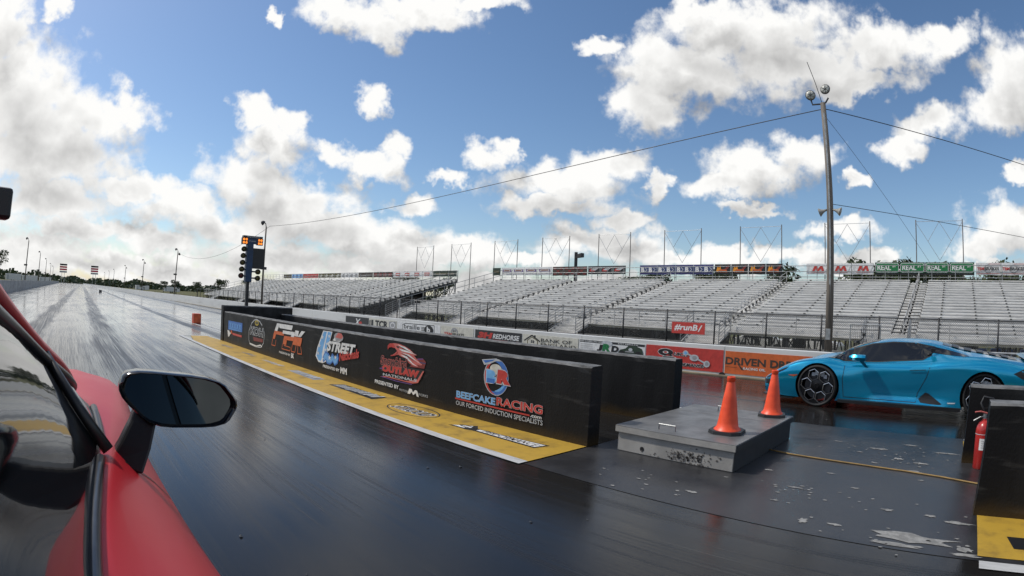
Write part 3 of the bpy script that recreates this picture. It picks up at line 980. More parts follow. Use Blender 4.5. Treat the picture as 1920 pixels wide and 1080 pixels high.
for sy, sz, sr in ((9.13, .66, .045), (8.86, .70, .04), (9.24, .5, .045), (8.93, .56, .04), (9.29, .36, .04), (9.10, .28, .04), (8.99, .45, .035), (8.82, .33, .05), (8.60, .36, .04)):
    st_ = []
    for k in range(10):
        rr = sr if k % 2 == 0 else sr * .42
        st_.append((-sy + 1.25 * rr * math.sin(2 * math.pi * k / 10), sz + rr * math.cos(2 * math.pi * k / 10)))
    d.poly(st_, I['white'])
d.disc(-8.50, .712, .17, .075, I['grey']); d.poly([(-8.62, .70), (-8.52, .785), (-8.40, .78), (-8.34, .73), (-8.40, .69)], I['pink']); d.poly([(-8.72, .64), (-8.63, .70), (-8.60, .64), (-8.45, .65), (-8.38, .69), (-8.46, .63)], I['white'])
d.text('STREET', -8.95, .44, .98, .18, I['white'], shear=.42, bold=.05, rise=.02, outline=I['black'], ow=.05)
d.text('Nationals', -8.45, .31, .66, .15, I['red'], bold=.035, rise=.13, shear=.1)
d.text('PRESENTED BY', -9.07, .133, .63, .05, I['white'], bold=.03); d.text('MM', -8.40, .118, .23, .105, I['white'], bold=.05)
d.build('painted_logo', nb)
d = Decal(bfn)
pol(d, [(6.207, .609), (6.075, .623), (6.0, .579), (6.038, .489), (6.383, .474)], I['darkred'])
d.line([(-6.20, .60), (-6.07, .615)], .012, I['purple']); d.line([(-6.18, .565), (-6.01, .56)], .012, I['navy'])
eg = [(6.946, .659), (6.949, .715), (6.899, .753), (6.772, .767), (6.64, .767), (6.509, .747), (6.381, .714), (6.286, .67), (6.21, .652), (6.285, .64), (6.16, .57), (6.077, .532), (6.128, .522), (6.218, .529), (6.171, .499), (6.276, .495), (6.401, .525), (6.467, .58), (6.597, .594), (6.663, .614), (6.745, .591), (6.871, .573), (6.764, .622), (6.699, .661), (6.751, .697), (6.837, .707), (6.904, .692)]
pol(d, eg, I['pink'])
for a in ([(6.70, .755), (6.50, .735), (6.30, .675), (6.40, .69), (6.55, .715)], [(6.66, .70), (6.45, .69), (6.22, .655), (6.40, .665), (6.58, .67)], [(6.62, .655), (6.40, .64), (6.20, .57), (6.08, .533), (6.28, .585), (6.45, .63)], [(6.62, .62), (6.45, .61), (6.30, .53), (6.19, .50), (6.30, .515), (6.48, .585)]):
    pol(d, a, I['white'])
for a in ([(6.66, .735), (6.55, .72), (6.40, .685), (6.52, .70)], [(6.60, .645), (6.42, .62), (6.24, .55), (6.40, .60)], [(6.73, .725), (6.67, .735), (6.64, .715), (6.70, .71)]):
    pol(d, a, I['black'])
pol(d, [(6.946, .655), (6.949, .715), (6.899, .753), (6.806, .761), (6.77, .732), (6.785, .698), (6.854, .706), (6.913, .691)], I['red'])
d.line([(-6.86, .58), (-6.74, .60), (-6.68, .655)], .016, I['red'])
d.poly([(-7.12, .33), (-7.10, .45), (-6.03, .47), (-6.10, .33)], I['black'])
d.text('Snowbird', -7.13, .425, .68, .13, I['black'], bold=.02, rise=.02, shear=.1, outline=I['pink'], ow=.05)
d.text('OUTLAW', -7.09, .325, .94, .10, I['red'], shear=.12, bold=.06, rise=.02, outline=I['pink'], ow=.025)
d.poly([(-y, z) for y, z in ((7.146, .236), (6.95, .253), (6.611, .254), (6.294, .253), (6.16, .281), (6.029, .456), (6.065, .451), (6.177, .323), (6.451, .267), (6.951, .272))], I['pink'])
d.line([(-7.1, .245), (-6.7, .232), (-6.3, .24)], .010, I['purple']); d.line([(-7.15, .36), (-7.06, .37)], .012, I['purple'])
d.text('NATIONALS', -7.05, .265, .86, .040, I['silver'], bold=.03, rise=.025)
d.text('PRESENTED BY', -7.275, .122, .65, .056, I['white'], bold=.03); d.text('MOTION', -6.605, .110, .23, .030, I['silver']); d.text('WORKS', -6.150, .112, .22, .036, I['silver'])
d.poly([(-6.40, .10), (-6.36, .175), (-6.30, .175), (-6.27, .135), (-6.22, .175), (-6.17, .17), (-6.13, .09), (-6.18, .095), (-6.20, .135), (-6.26, .10), (-6.31, .135), (-6.34, .10)], I['white'])
d.build('painted_logo', nb)
d = Decal(bfn)
d.ring(-4.655, .553, .205, .213, lambda q: .012, I['silver'])
d.ring(-4.65, .555, .195, .205, lambda q: .02 + .055 * math.sin(math.pi * q), I['blue'], RAD(-115), RAD(110))
d.ring(-4.65, .555, .165, .17, lambda q: .012 + .02 * math.sin(math.pi * q), I['lblue'], RAD(-95), RAD(-20))
d.ring(-4.655, .55, .19, .20, lambda q: .008 + .03 * math.sin(math.pi * q), I['red'], RAD(100), RAD(265))
d.poly([(-4.905, .735), (-4.66, .77), (-4.56, .745), (-4.66, .74), (-4.78, .69), (-4.86, .675)], I['silver']); d.poly([(-4.885, .728), (-4.68, .756), (-4.72, .735), (-4.84, .70)], I['blue'])
d.disc(-4.66, .645, .10, .06, I['cream'])
d.text('B', -4.815, .478, .165, .15, I['lblue'], bold=.09, outline=I['silver'], ow=.06)
d.rect(-4.80, .478, -4.67, .53, I['blue'])
d.text('R', -4.640, .487, .225, .16, I['red'], bold=.09, outline=I['silver'], ow=.06, shear=.1)
d.text('BEEFCAKE', -5.345, .215, .70, .085, I['lblue'], bold=.025, rise=.012, outline=I['white'], ow=.015)
d.text('RACING', -4.625, .232, .71, .098, I['red'], bold=.03, rise=.008, outline=I['white'], ow=.015)
d.poly([(-5.365, .192), (-4.10, .192), (-4.10, .210), (-5.365, .210)], I['red'])
d.text('.com', -4.09, .186, .165, .028, I['white'], bold=.02)
d.text('OUR FORCED INDUCTION SPECIALISTS', -5.345, .122, 1.44, .055, I['silver'], bold=.01)
d.build('painted_logo', nb)

# ================================================================== grandstands
ROWS, RX, RZ, SX0, SZ0 = 20, .55, .15, 24.9, .55
AISLE = 1.15


def stand(label, y0, y1, aisles, stair_at, seed, shade_runs):
    o = thing('grandstand', label, 'grandstand', (SX0, (y0 + y1) / 2, 0), group='aluminium grandstands')
    yc = (y0 + y1) / 2
    edges = [y0] + [e for a in aisles for e in (a - AISLE / 2, a + AISLE / 2)] + [y1]
    secs = [(edges[i], edges[i + 1]) for i in range(0, len(edges), 2)]
    r = random.Random(seed)
    for (a, b) in secs:
        if b - a < .4:
            continue
        hl = (b - a) / 2 - .01
        # seat plank: rolled front lip; foot board with its riser
        sm = MB().add([(x, y, z) for y in (-hl, hl) for x, z in ((.30, .205), (.30, .25), (.315, .258), (.54, .258), (.54, .225), (.33, .225))],
                      [(0, 1, 7, 6), (1, 2, 8, 7), (2, 3, 9, 8), (3, 4, 10, 9), (4, 5, 11, 10), (5, 0, 6, 11), (0, 5, 4, 3, 2, 1), (6, 7, 8, 9, 10, 11)]).mesh('seat_plank', ALU)
        fm = MB().box(0, .27, -hl, hl, -.035, 0).box(.535, .55, -hl, hl, -.02, .135).box(.335, .35, -hl, hl, .004, .175).mesh('foot_board', ALU2)
        for i in range(ROWS):
            put('seat_plank', sm, o, (RX * i + r.uniform(-.006, .006), (a + b) / 2 - yc, SZ0 + RZ * i + r.uniform(-.004, .004)))
            put('foot_board', fm, o, (RX * i, (a + b) / 2 - yc, SZ0 + RZ * i))
    am = MB().box(0, .53, -AISLE / 2 + .02, AISLE / 2 - .02, -.035, 0).box(.27, .53, -AISLE / 2 + .05, -.06, .0, .075).box(.27, .53, .06, AISLE / 2 - .05, .0, .075).mesh('aisle_step', ALU2)
    for a in aisles:
        for i in range(ROWS):
            put('aisle_step', am, o, (RX * i, a - yc, SZ0 + RZ * i))
        # broken centre handrail climbing the aisle
        for i0 in range(1, ROWS - 2, 4):
            hr = MB()
            p, q = (RX * i0, 0, RZ * i0), (RX * (i0 + 2.6), 0, RZ * (i0 + 2.6))
            hr.tube([(p[0], 0, SZ0 + p[2]), (p[0], 0, SZ0 + p[2] + .62), (q[0], 0, SZ0 + q[2] + .62), (q[0], 0, SZ0 + q[2])], .019, 6)
            hr.tube([(p[0], 0, SZ0 + p[2] + .32), (q[0], 0, SZ0 + q[2] + .32)], .014, 5)
            put('handrail', hr.mesh('handrail', ALUW), o, (0, a - yc, 0))
    # support frames: raked stringer, seat brackets, legs and braces
    sf = MB()
    tx, tz = RX * ROWS, SZ0 + RZ * ROWS
    Mr = Matrix.Rotation(-math.atan2(RZ, RX), 3, 'Y')
    sf.obox((tx / 2, 0, SZ0 + RZ * ROWS / 2 - .20), math.hypot(tx, RZ * ROWS), .07, .12, Mr)
    for i in range(ROWS):
        x, z = RX * i, SZ0 + RZ * i
        sf.box(x + .36, x + .48, -.035, .035, z - .12, z + .224)
        sf.box(x + .285, x + .31, -.045, .045, z + .165, z + .215)
    gz = lambda x: -.02 - 1.48 * min(1.0, max(0.0, (x + .7) / 9.8))
    for lx in (.25, 2.8, 5.6, 8.4, 10.8):
        top = SZ0 + RZ * lx / RX - .2
        sf.box(lx - .05, lx + .05, -.05, .05, gz(lx) - .05, top)
    for l0, l1 in ((.25, 2.8), (2.8, 5.6), (5.6, 8.4), (8.4, 10.8)):
        sf.cyl((l0, 0, gz(l0)), (l1, 0, SZ0 + RZ * l1 / RX - .3), .035, n=5)
        sf.cyl((l1, 0, gz(l1)), (l0, 0, SZ0 + RZ * l0 / RX - .3), .035, n=5)
    sfm = sf.mesh('support_frame', ALUDK)
    n = int((y1 - y0) / 1.7)
    for k in range(n + 1):
        put('support_frame', sfm, o, (0, y0 + .05 + (y1 - y0 - .1) * k / n - yc, 0))
    # front beam below the first row, back wall of planks at the top
    MB().box(-.05, -.01, y0 - yc, y1 - yc, SZ0 - .16, SZ0 + .20).build('front_fascia', ALU, o)
    bk_ = MB()
    for z in (.28, .62, .98):
        bk_.cyl((tx + .05, y0 - yc, tz + z), (tx + .05, y1 - yc, tz + z), .022, n=6)
    k = y0
    while k < y1 + .1:
        bk_.cyl((tx + .05, k - yc, tz - .3), (tx + .05, k - yc, tz + 1.0), .022, n=6)
        k += 1.5
    bk_.build('back_rail', STEEL, o)
    for ye in (y0, y1):
        er = MB()
        for h in (.45, .9):
            er.cyl((0, ye - yc, SZ0 + h), (tx, ye - yc, tz + h), .022, n=6)
        for i in range(0, ROWS + 1, 2):
            er.cyl((RX * i, ye - yc, SZ0 + RZ * i - .1), (RX * i, ye - yc, SZ0 + RZ * i + .9), .02, n=6)
        er.build('end_rail', STEEL, o)
    # guard rail along the front walkway, open at the stairs
    gaps = sorted((s - 1.0, s + 1.0) for s in stair_at)
    cur, runs = y0, []
    for a, b in gaps:
        if a > cur:
            runs.append((cur, a))
        cur = max(cur, b)
    if cur < y1:
        runs.append((cur, y1))
    for a, b in runs:
        gr_ = MB()
        for z in (.62, 1.0, 1.36):
            gr_.cyl((-.2, a - yc, z), (-.2, b - yc, z), .036 if z > 1.3 else .014, n=6)
        nps = max(1, round((b - a) / 1.7))
        for k in range(nps + 1):
            gr_.cyl((-.2, a + (b - a) * k / nps - yc, .35), (-.2, a + (b - a) * k / nps - yc, 1.36), .022, n=6)
        gr_.build('guard_rail', ALUW, o)
    for a, b in shade_runs:
        MB().box(7.2, 7.22, a - yc, b - yc, gz(7.2), SZ0 + RZ * 13 - .3).build('shade_sheet', INK['rubber'], o)  # dark sheet added to deepen the shade beneath the seats
    wk = MB().box(-.34, -.06, y0 - yc, y1 - yc, .50, .54)
    wk.build('walkway', ALU2, o)
    # stairs down to the apron
    sm = MB()
    for k in range(4):
        sm.box(-.36 - .28 * k - .28, -.36 - .28 * k, -.92, .92, .54 - .135 * (k + 1) - .03, .54 - .135 * (k + 1))
        sm.box(-.36 - .28 * k - .01, -.36 - .28 * k, -.92, .92, .54 - .135 * (k + 1), .54 - .135 * k - .03)
    for s in (-.95, .95):
        sm.add([(-.36, s - .02, .54), (-.36, s + .02, .54), (-1.5, s + .02, .02), (-1.5, s - .02, .02), (-.36, s - .02, .38), (-.36, s + .02, .38), (-1.5, s + .02, -.02), (-1.5, s - .02, -.02)],
               [(0, 1, 2, 3), (4, 7, 6, 5), (0, 3, 7, 4), (1, 5, 6, 2), (0, 4, 5, 1), (3, 2, 6, 7)])
    smm = sm.mesh('stair_flight', ALU2)
    rl = MB()
    for z in (.10, .26, .42, .58, .74, .90):
        rl.cyl((-.2, 0, .54 + z), (-1.5, 0, .02 + z), .014, n=5)
    for q in (0, .5, 1):
        rl.cyl((-.2 - 1.3 * q, 0, .54 - .52 * q - .05), (-.2 - 1.3 * q, 0, .54 - .52 * q + .92), .02, n=6)
    rlm = rl.mesh('stair_rail', STEEL)
    for s in stair_at:
        put('stair_flight', smm, o, (0, s - yc, 0))
        put('stair_rail', rlm, o, (0, s - .98 - yc, 0))
        put('stair_rail', rlm, o, (0, s + .98 - yc, 0))
    return o


stand('long aluminium grandstand filling the right side behind the blue car', -15.0, 37.2, [-6.4, 2.3, 11.0, 19.7, 28.4], [2.9, 11.3, 19.5, 28.5, 36.0], 1, [(-14.5, -5), (-1.2, 5.5), (8.6, 9.4), (13.6, 37)])
stand('farther aluminium grandstand behind the starting tree, left of the gap', 43.6, 100.0, [52.4, 61.4, 70.4, 79.4, 88.4], [48.0, 57.0, 66.0, 75.0, 90.0], 2, [(44, 100)])

# ------------------------------------------------------------------ chain-link fence in front of the stands
LINK = mat('chain_link_wire', (.16, .16, .16), 0.5, metal=.4)
fe = thing('chain_link_fence', 'black chain link fence running along the front of the grandstands', 'fence', (22.3, 30, 0))
fy0, fy1 = -14.0, 96.0
y = .62 - 2.36 * 6
posts = []
pm = MB().cyl((0, 0, -.05), (0, 0, 1.42), .036, n=8).lathe([(.036, 1.42), (.03, 1.45), (.0, 1.46)], 8).mesh('fence_post', DKSTEEL, True)
while y < fy1:
    put('fence_post', pm, fe, (0, y - 30, 0))
    y += 2.36
MB().cyl((0, fy0 - 30, 1.40), (0, fy1 - 30, 1.40), .022, n=6).build('top_rail', DKSTEEL, fe)
MB().cyl((0, fy0 - 30, .06), (0, fy1 - 30, .06), .010, n=5).build('tension_wire', DKSTEEL, fe)
ml = MB()
hh, sp_, tw = 1.32, .085, .0050
k = fy0
while k < 50:
    for s in (1, -1):
        a, b = (k, k + hh) if s > 0 else (k + hh, k)
        ml.add([(0, a - tw - 30, .06), (0, a + tw - 30, .06), (.0, b + tw - 30, .06 + hh), (.0, b - tw - 30, .06 + hh)], [(0, 1, 2, 3)])
    k += sp_
tag(ml.build('chain_link_mesh', LINK, fe), kind='stuff')
# a steel gate panel beside the big pole
gt = thing('fence_gate', 'small grey steel gate panel beside the foot of the tall wooden pole', 'gate', (20.2, 3.2, 0))
MB().tube([(0, -.55, .05), (0, -.55, 1.15), (0, .55, 1.15), (0, .55, .05), (0, -.55, .05)], .03, 6).build('gate_frame', STEEL, gt)
gm_ = MB()
k = -.5
while k < .5:
    gm_.cyl((0, k, .06), (0, k, 1.14), .006, n=4)
    k += .07
gm_.build('gate_bars', DKSTEEL, gt)

# ------------------------------------------------------------------ banners along the top of the stands
BX = 36.12
TOPZ = 4.72
nbn = [0]


def banner(y0, y1, z0, z1, bg, label, draw=None, group='banners along the top of the stands'):
    w, h = y0 - y1 - .03, z1 - z0
    o = thing('banner', label, 'banner', (BX, (y0 + y1) / 2, z0), group=group)
    m = MB()
    n = max(3, int(w / .4))
    ph = random.Random(int(y0 * 10)).uniform(0, 6)
    vs = []
    for i in range(n + 1):
        y = w / 2 - w * i / n
        b = .012 * math.sin(y * 3.1 + ph)
        vs += [(b, y, .015 * math.sin(y * 5 + ph)), (b, y, h)]
    vs += [(v[0] + .012, v[1], v[2]) for v in vs]
    N = 2 * (n + 1)
    fs = [(2 * i, 2 * i + 1, 2 * i + 3, 2 * i + 2) for i in range(n)] + [(N + 2 * i, N + 2 * i + 2, N + 2 * i + 3, N + 2 * i + 1) for i in range(n)]
    fs += [(2 * i + 1, N + 2 * i + 1, N + 2 * i + 3, 2 * i + 3) for i in range(n)] + [(2 * i, 2 * i + 2, N + 2 * i + 2, N + 2 * i) for i in range(n)]
    m.add(vs, fs)
    m.build('cloth', INK[bg], o)
    tp = MB()
    tp.cyl((.03, -w / 2, h - .02), (.03, w / 2, h - .02), .015, n=5)
    for s in (-w / 2 + .05, w / 2 - .05):
        tp.cyl((.04, s, -.6), (.04, s, h), .016, n=5)
    tp.build('hanging_frame', STEEL, o)
    if draw:
        dd = Decal(lambda u, v, l: (-.016 - l, w / 2 - u, v), .003, .0015)
        draw(dd, w, h)
        tag(dd.build('banner_print', o), kind='stuff')
    return o


ORD = ['first', 'second', 'third', 'fourth', 'fifth', 'sixth', 'seventh', 'eighth']


def bars(c, n, fill=.7, hh=.45, accent=None, disc=False):
    def f(d, w, h):
        for k in range(n):
            u = w * (k + .5) / n
            hw = w / n * fill / 2
            if disc:
                d.ring(u, h / 2, hw * .8, h * .36, hw * .3, INK[c], RAD(200), RAD(440))
                d.poly([(u - hw, h * .45), (u + hw * .5, h * .75), (u + hw, h * .6), (u, h * .35)], INK[accent or c])
            else:
                d.poly([(u - hw, h * (.5 - hh / 2)), (u + hw * .9, h * (.5 - hh / 2)), (u + hw, h * (.5 + hh / 2)), (u - hw * .9, h * (.5 + hh / 2))], INK[c])
                if accent:
                    d.poly([(u - hw * .8, h * .44), (u + hw * .7, h * .44), (u + hw * .8, h * .58), (u - hw * .7, h * .58)], INK[accent])
    return f


LZ0, LZ1 = 3.92, 4.52
for (a, b, bg, lab, fn) in ((90.0, 86.5, 'olive', 'olive banner at the far left end of the far stand', bars('brown', 2, .8, .5)),
                            (86.4, 81.9, 'sky', 'light blue banner on the far stand, left of the red one', bars('blue', 3, .35, .8)),
                            (81.8, 76.2, 'red', 'plain red banner with pale lettering on the far stand', bars('pink', 4, .85, .35)),
                            (76.1, 69.0, 'olive', 'dark olive banner with four pale wheel marks on the far stand', bars('cream', 4, .6, .6, disc=True)),
                            (68.9, 64.1, 'white', 'white banner with four grey swirl marks on the far stand', bars('grey', 4, .75, .6, disc=True)),
                            (64.0, 60.4, 'brown', 'plain dark brown banner on the far stand', None),
                            (60.3, 55.8, 'brown', 'dark banner with four dull red marks on the far stand', bars('darkred', 4, .7, .6)),
                            (55.7, 48.1, 'white', 'white banner with four red badge marks on the far stand', bars('red', 4, .5, .5, 'white')),
                            (48.0, 44.0, 'dgreen', 'dark green banner at the right end of the far stand', bars('olive', 1, .8, .3))):
    banner(a, b, LZ0, LZ1, bg, lab, fn)
Z0, Z1 = 4.0, 4.70
banner(38.7, 37.65, Z0, Z1, 'dgreen', 'narrow dark green banner at the left end of the near stand', bars('olive', 1, .7, .3))
we = [37.5, 36.06, 34.57, 33.01, 31.35]
for k in range(4):
    def f(d, w, h):
        d.poly([(w * .12, h * .45), (w * .9, h * .45), (w * .82, h * .8), (w * .1, h * .8)], INK['purple'])
        d.poly([(w * .18, h * .5), (w * .8, h * .5), (w * .78, h * .72), (w * .2, h * .72)], INK['cream'])
        d.rect(w * .25, h * .56, w * .72, h * .66, INK['darkred'])
    banner(we[k], we[k + 1], Z0, Z1, 'white', ORD[k] + ' of four white banners with a purple framed mark, counted from the left', f)
re_ = [31.3, 30.06, 28.8, 27.6]
for k in range(3):
    def f(d, w, h):
        for i in range(3):
            for j in range(3):
                if (i + j) % 2 == 0:
                    d.rect(w * (.1 + .28 * i), h * (.12 + .28 * j), w * (.34 + .28 * i), h * (.34 + .28 * j), INK['darkred'])
    banner(re_[k], re_[k + 1], Z0 - .05, Z1, 'brown', ORD[k] + ' of three dark banners checked with dull red, counted from the left', f)
be = [27.55, 26.29, 25.11, 23.9]
for k in range(3):
    def f(d, w, h):
        d.line([(w * .06, h * .15), (w * .94, h * .15), (w * .94, h * .85), (w * .06, h * .85), (w * .06, h * .15)], .03, INK['grey'])
        d.poly([(w * .12, h * .35), (w * .5, h * .35), (w * .85, h * .7), (w * .2, h * .65)], INK['red'])
        d.poly([(w * .2, h * .5), (w * .6, h * .45), (w * .88, h * .75), (w * .4, h * .68)], INK['silver'])
    banner(be[k], be[k + 1], Z0 + .05, Z1, 'black', ORD[k] + ' of three black banners with a red and silver wing, from the left', f)
bb_ = [22.63, 21.13, 19.57, 18.09, 16.5]
for k in range(4):
    def f(d, w, h):
        d.text('B', w * .08, h * .22, w * .2, h * .55, INK['white'], bold=.06)
        d.text('B', w * .54, h * .22, w * .2, h * .55, INK['white'], bold=.06)
        d.line([(w * .32, h * .3), (w * .44, h * .5), (w * .32, h * .72)], .05, INK['silver'])
        d.line([(w * .80, h * .3), (w * .92, h * .5), (w * .80, h * .72)], .05, INK['silver'])
        for q in (.12, .88):
            d.rect(w * .05, h * q, w * .95, h * (q + .02), INK['purple'])
    banner(bb_[k], bb_[k + 1], Z0, Z1, 'navy', ORD[k] + ' of four dark navy banners with two big white letters, from the left', f)
fe_ = [16.45, 15.19, 13.91, 12.62, 11.42]
for k in range(4):
    def f(d, w, h):
        d.poly([(w * .1, h * .3), (w * .2, h * .85), (w * .28, h * .6), (w * .36, h * .9), (w * .42, h * .35), (w * .3, h * .25)], INK['flame'])
        d.poly([(w * .6, h * .5), (w * .85, h * .9), (w * .95, h * .8), (w * .75, h * .4)], INK['darkred'])
        d.text('IGNITE', w * .15, h * .2, w * .7, h * .3, INK['yellow'], shear=.2, bold=.04) if False else d.poly([(w * .18, h * .2), (w * .8, h * .2), (w * .75, h * .45), (w * .3, h * .5)], INK['orange'])
        d.rect(w * .25, h * .28, w * .7, h * .34, INK['brown'])
    banner(fe_[k], fe_[k + 1], Z0, Z1, 'black', ORD[k] + ' of four black banners with orange flames, from the left', f)
me_ = [9.78, 8.24, 6.73, 5.27]
for k in range(3):
    def f(d, w, h):
        d.poly([(w * .25, h * .3), (w * .36, h * .78), (w * .46, h * .78), (w * .52, h * .5), (w * .62, h * .78), (w * .72, h * .78), (w * .80, h * .3), (w * .68, h * .3), (w * .65, h * .56), (w * .56, h * .3), (w * .46, h * .3), (w * .42, h * .56), (w * .36, h * .3)], INK['red'])
        d.rect(w * .2, h * .16, w * .82, h * .19, INK['pink'])
        d.poly([(w * .82, h * .2), (w * .97, h * .8), (w * .99, h * .8), (w * .87, h * .2)], INK['silver'])
        d.poly([(w * .02, h * .3), (w * .12, h * .8), (w * .14, h * .8), (w * .05, h * .3)], INK['silver'])
    banner(me_[k], me_[k + 1], Z0, Z1 - .02, 'white', ORD[k] + ' of three white banners with a red M near the tall pole, from the left', f)
ge = [5.2, 3.59, 1.95, .39, -1.23]
for k in range(4):
    def f(d, w, h):
        d.rect(.04, h * .16, w - .04, h * .97, INK['green'])
        q = .05
        d.line([(q + .1, h * .20), (w - q - .1, h * .20), (w - q, h * .32), (w - q, h * .82), (w - q - .1, h * .93), (q + .1, h * .93), (q, h * .82), (q, h * .32), (q + .1, h * .20)], .03, INK['white'])
        d.text('REAL', w * .10, h * .38, w * .56, h * .40, INK['white'], bold=.03)
        d.text('ST', w * .71, h * .60, w * .16, h * .19, INK['white'], bold=.03)
    banner(ge[k], ge[k + 1], Z0 - .02, Z1 + .03, 'black', ORD[k] + ' green street-sign banner from the left', f)
te = [-1.3, -2.93, -4.58, -6.2]
for k in range(3):
    def f(d, w, h):
        for q in range(4):
            d.rect(w * .5, h * (.75 + .07 * q), w * .98, h * (.78 + .07 * q), INK['red']) if q % 2 == 0 else None
            d.rect(w * .04, h * (.1 + .08 * q), w * .96, h * (.13 + .08 * q), INK['pink']) if q % 2 == 0 else None
        d.ring(w * .5, h * .5, w * .17, h * .36, .05, INK['grey'])
        d.text('TBM', w * .05, h * .38, w * .28, h * .26, INK['red'], bold=.03)
        d.text('BRAKES', w * .35, h * .38, w * .58, h * .26, INK['dark'], bold=.03)
    banner(te[k], te[k + 1], Z0, Z1, 'white', ORD[k] + ' white banner with red stripes and a gear from the left, near the right edge', f)
# red sign on the stair rail
sg = thing('stair_sign', 'red sign with white lettering hung before the stair below the near stand', 'sign', (22.22, 11.3, .42))
MB().box(0, .015, -.82, .82, 0, .50).build('board', INK['red'], sg, bevel=.004)
dd = Decal(lambda u, v, l: (-.001 - l, .82 - u, v), .002, .001)
dd.text('#runB', .12, .12, 1.14, .29, INK['white'], shear=.2, bold=.03)
dd.poly([(1.30, .12), (1.36, .12), (1.52, .40), (1.46, .40)], INK['white'])
dd.build('sign_print', sg)

# ------------------------------------------------------------------ truss frames standing behind the stands
TR = mat('pale_truss_steel', (.40, .41, .42), .5, metal=.3)
PO = mat('brown_post', (.10, .09, .085), .7)
fm_ = MB().cyl((0, -1.53, -1.5), (0, -1.53, 7.36), .036, .032, n=8).mesh('post', PO, True)
lat = MB()
for (a, b) in (((-1.53, 7.25), (1.53, 7.25)), ((-1.53, 7.2), (0, 4.9)), ((1.53, 7.2), (0, 4.9)), ((0, 7.22), (-.76, 6.05)), ((0, 7.22), (.76, 6.05))):
    lat.cyl((0, a[0], a[1]), (0, b[0], b[1]), .014, n=5)
latm = lat.mesh('lattice', TR)
for k in range(9):
    yv = 1.0 + 6.12 * k + (.06 * k if k > 6 else 0)
    o = thing('truss_frame', 'W-braced truss frame above the stands, number %s from the right' % ORD[k] if k < 8 else 'W-braced truss frame above the far stand, leftmost of all', 'frame', (36.75, yv, 0), group='truss frames above the stands')
    if k < 8:
        o['label'] = ORD[k] + ' W-braced steel frame above the stands, counted from the right edge'
    put('post', fm_, o)
    put('post', fm_, o, (0, 3.06, 0))
    put('lattice', latm, o)

# ================================================================== poles and wires
WOOD = mat('weathered_wood_pole', (.20, .17, .14), .8, col2=(.12, .105, .09), scale=2.5, stretch=(6, 6, .5), bump=.3, bscale=18)
GLASSL = mat('lamp_lens', (.55, .55, .50), .25, var=.1)
up = thing('utility_pole', 'tall weathered wooden pole with two round floodlights behind the blue car', 'pole', (21.0, 4.72, 0))
MB().tube([(0, 0, -.1), (.0, .02, 3), (0, .0, 6), (0, .03, 9.45)], [.15, .138, .122, .105], 12).build('shaft', WOOD, up, True)
MB().box(-.135, -.10, -.03, .03, .3, 9.0).build('cable_duct', STEEL, up)
MB().box(-.19, -.13, -.09, .09, .55, .95).build('junction_box', STEEL, up, bevel=.01)
xb = MB().tube([(-.02, .50, 9.62), (-.02, .45, 9.42), (-.02, 0, 9.40), (-.02, -.10, 9.45), (-.02, -.22, 9.62)], .035, 6)
xb.build('bracket', DKSTEEL, up)
for yy_, zz_, ry, rz_ in ((.50, 9.80, 95, -160), (-.14, 9.97, 88, -185)):
    Mf = Matrix.Translation((-.05, yy_, zz_)) @ Matrix.Rotation(RAD(rz_), 4, 'Z') @ Matrix.Rotation(RAD(ry), 4, 'Y')
    fl = MB().lathe([(.045, -.14), (.12, -.12), (.195, -.02), (.21, .02), (.195, .03)], 20, Mf).build('floodlight', DKSTEEL, up, True, angle=40)
    MB().lathe([(.0, .048), (.10, .044), (.188, .032)], 20, Mf).build('lens', GLASSL, fl, True)
    gd = MB()
    for q in range(3):
        a = math.pi * q / 3
        gd.cyl(Mf @ Vector((.19 * math.cos(a), .19 * math.sin(a), .056)), Mf @ Vector((-.19 * math.cos(a), -.19 * math.sin(a), .056)), .008, n=4)
    gd.build('guard', DKSTEEL, fl)
MB().tube([(-.02, .05, 9.4), (-.02, .25, 10.3), (-.02, .50, 11.25)], .014, 5).build('antenna', DKSTEEL, up)
for s in (-1, 1):
    Mh = Matrix.Translation((-.05, s * .12, 5.28)) @ Matrix.Rotation(RAD(-s * 108), 4, 'X')
    MB().lathe([(.035, 0), (.05, .10), (.09, .20), (.16, .30), (.165, .31)], 4 * 4, Mh).build('horn_speaker', mat('horn_grey', (.30, .29, .26), .6), up, True)


def light_pole(x, y, h, label, lean=0.0, heads=1):
    o = thing('light_pole', label, 'light pole', (x, y, 0), group='light poles along the strip')
    MB().tube([(0, 0, -.1), (lean * .5, 0, h * .5), (lean, 0, h)], [.13, .11, .085], 8).build('shaft', WOOD, o, True)
    MB().tube([(lean, 0, h - .1), (lean - .1, 0, h + .35), (lean - .35, 0, h + .45)], .05, 6).build('arm', DKSTEEL, o)
    Ml = Matrix.Translation((lean - .42, 0, h + .38)) @ Matrix.Rotation(RAD(120), 4, 'Y')
    MB().lathe([(.08, -.25), (.2, -.15), (.27, .05), (.26, .12)], 12, Ml).build('floodlight', DKSTEEL, o, True)
    if heads > 1:
        Ml = Matrix.Translation((lean + .35, 0, h - .5)) @ Matrix.Rotation(RAD(70), 4, 'Y')
        MB().lathe([(.08, -.25), (.2, -.15), (.27, .05), (.26, .12)], 12, Ml).build('floodlight', DKSTEEL, o, True)
    MB().box(-.35, .35, -.1, .1, h * .45, h * .45 + .3).build('speaker_box', DKSTEEL, o)
    return o


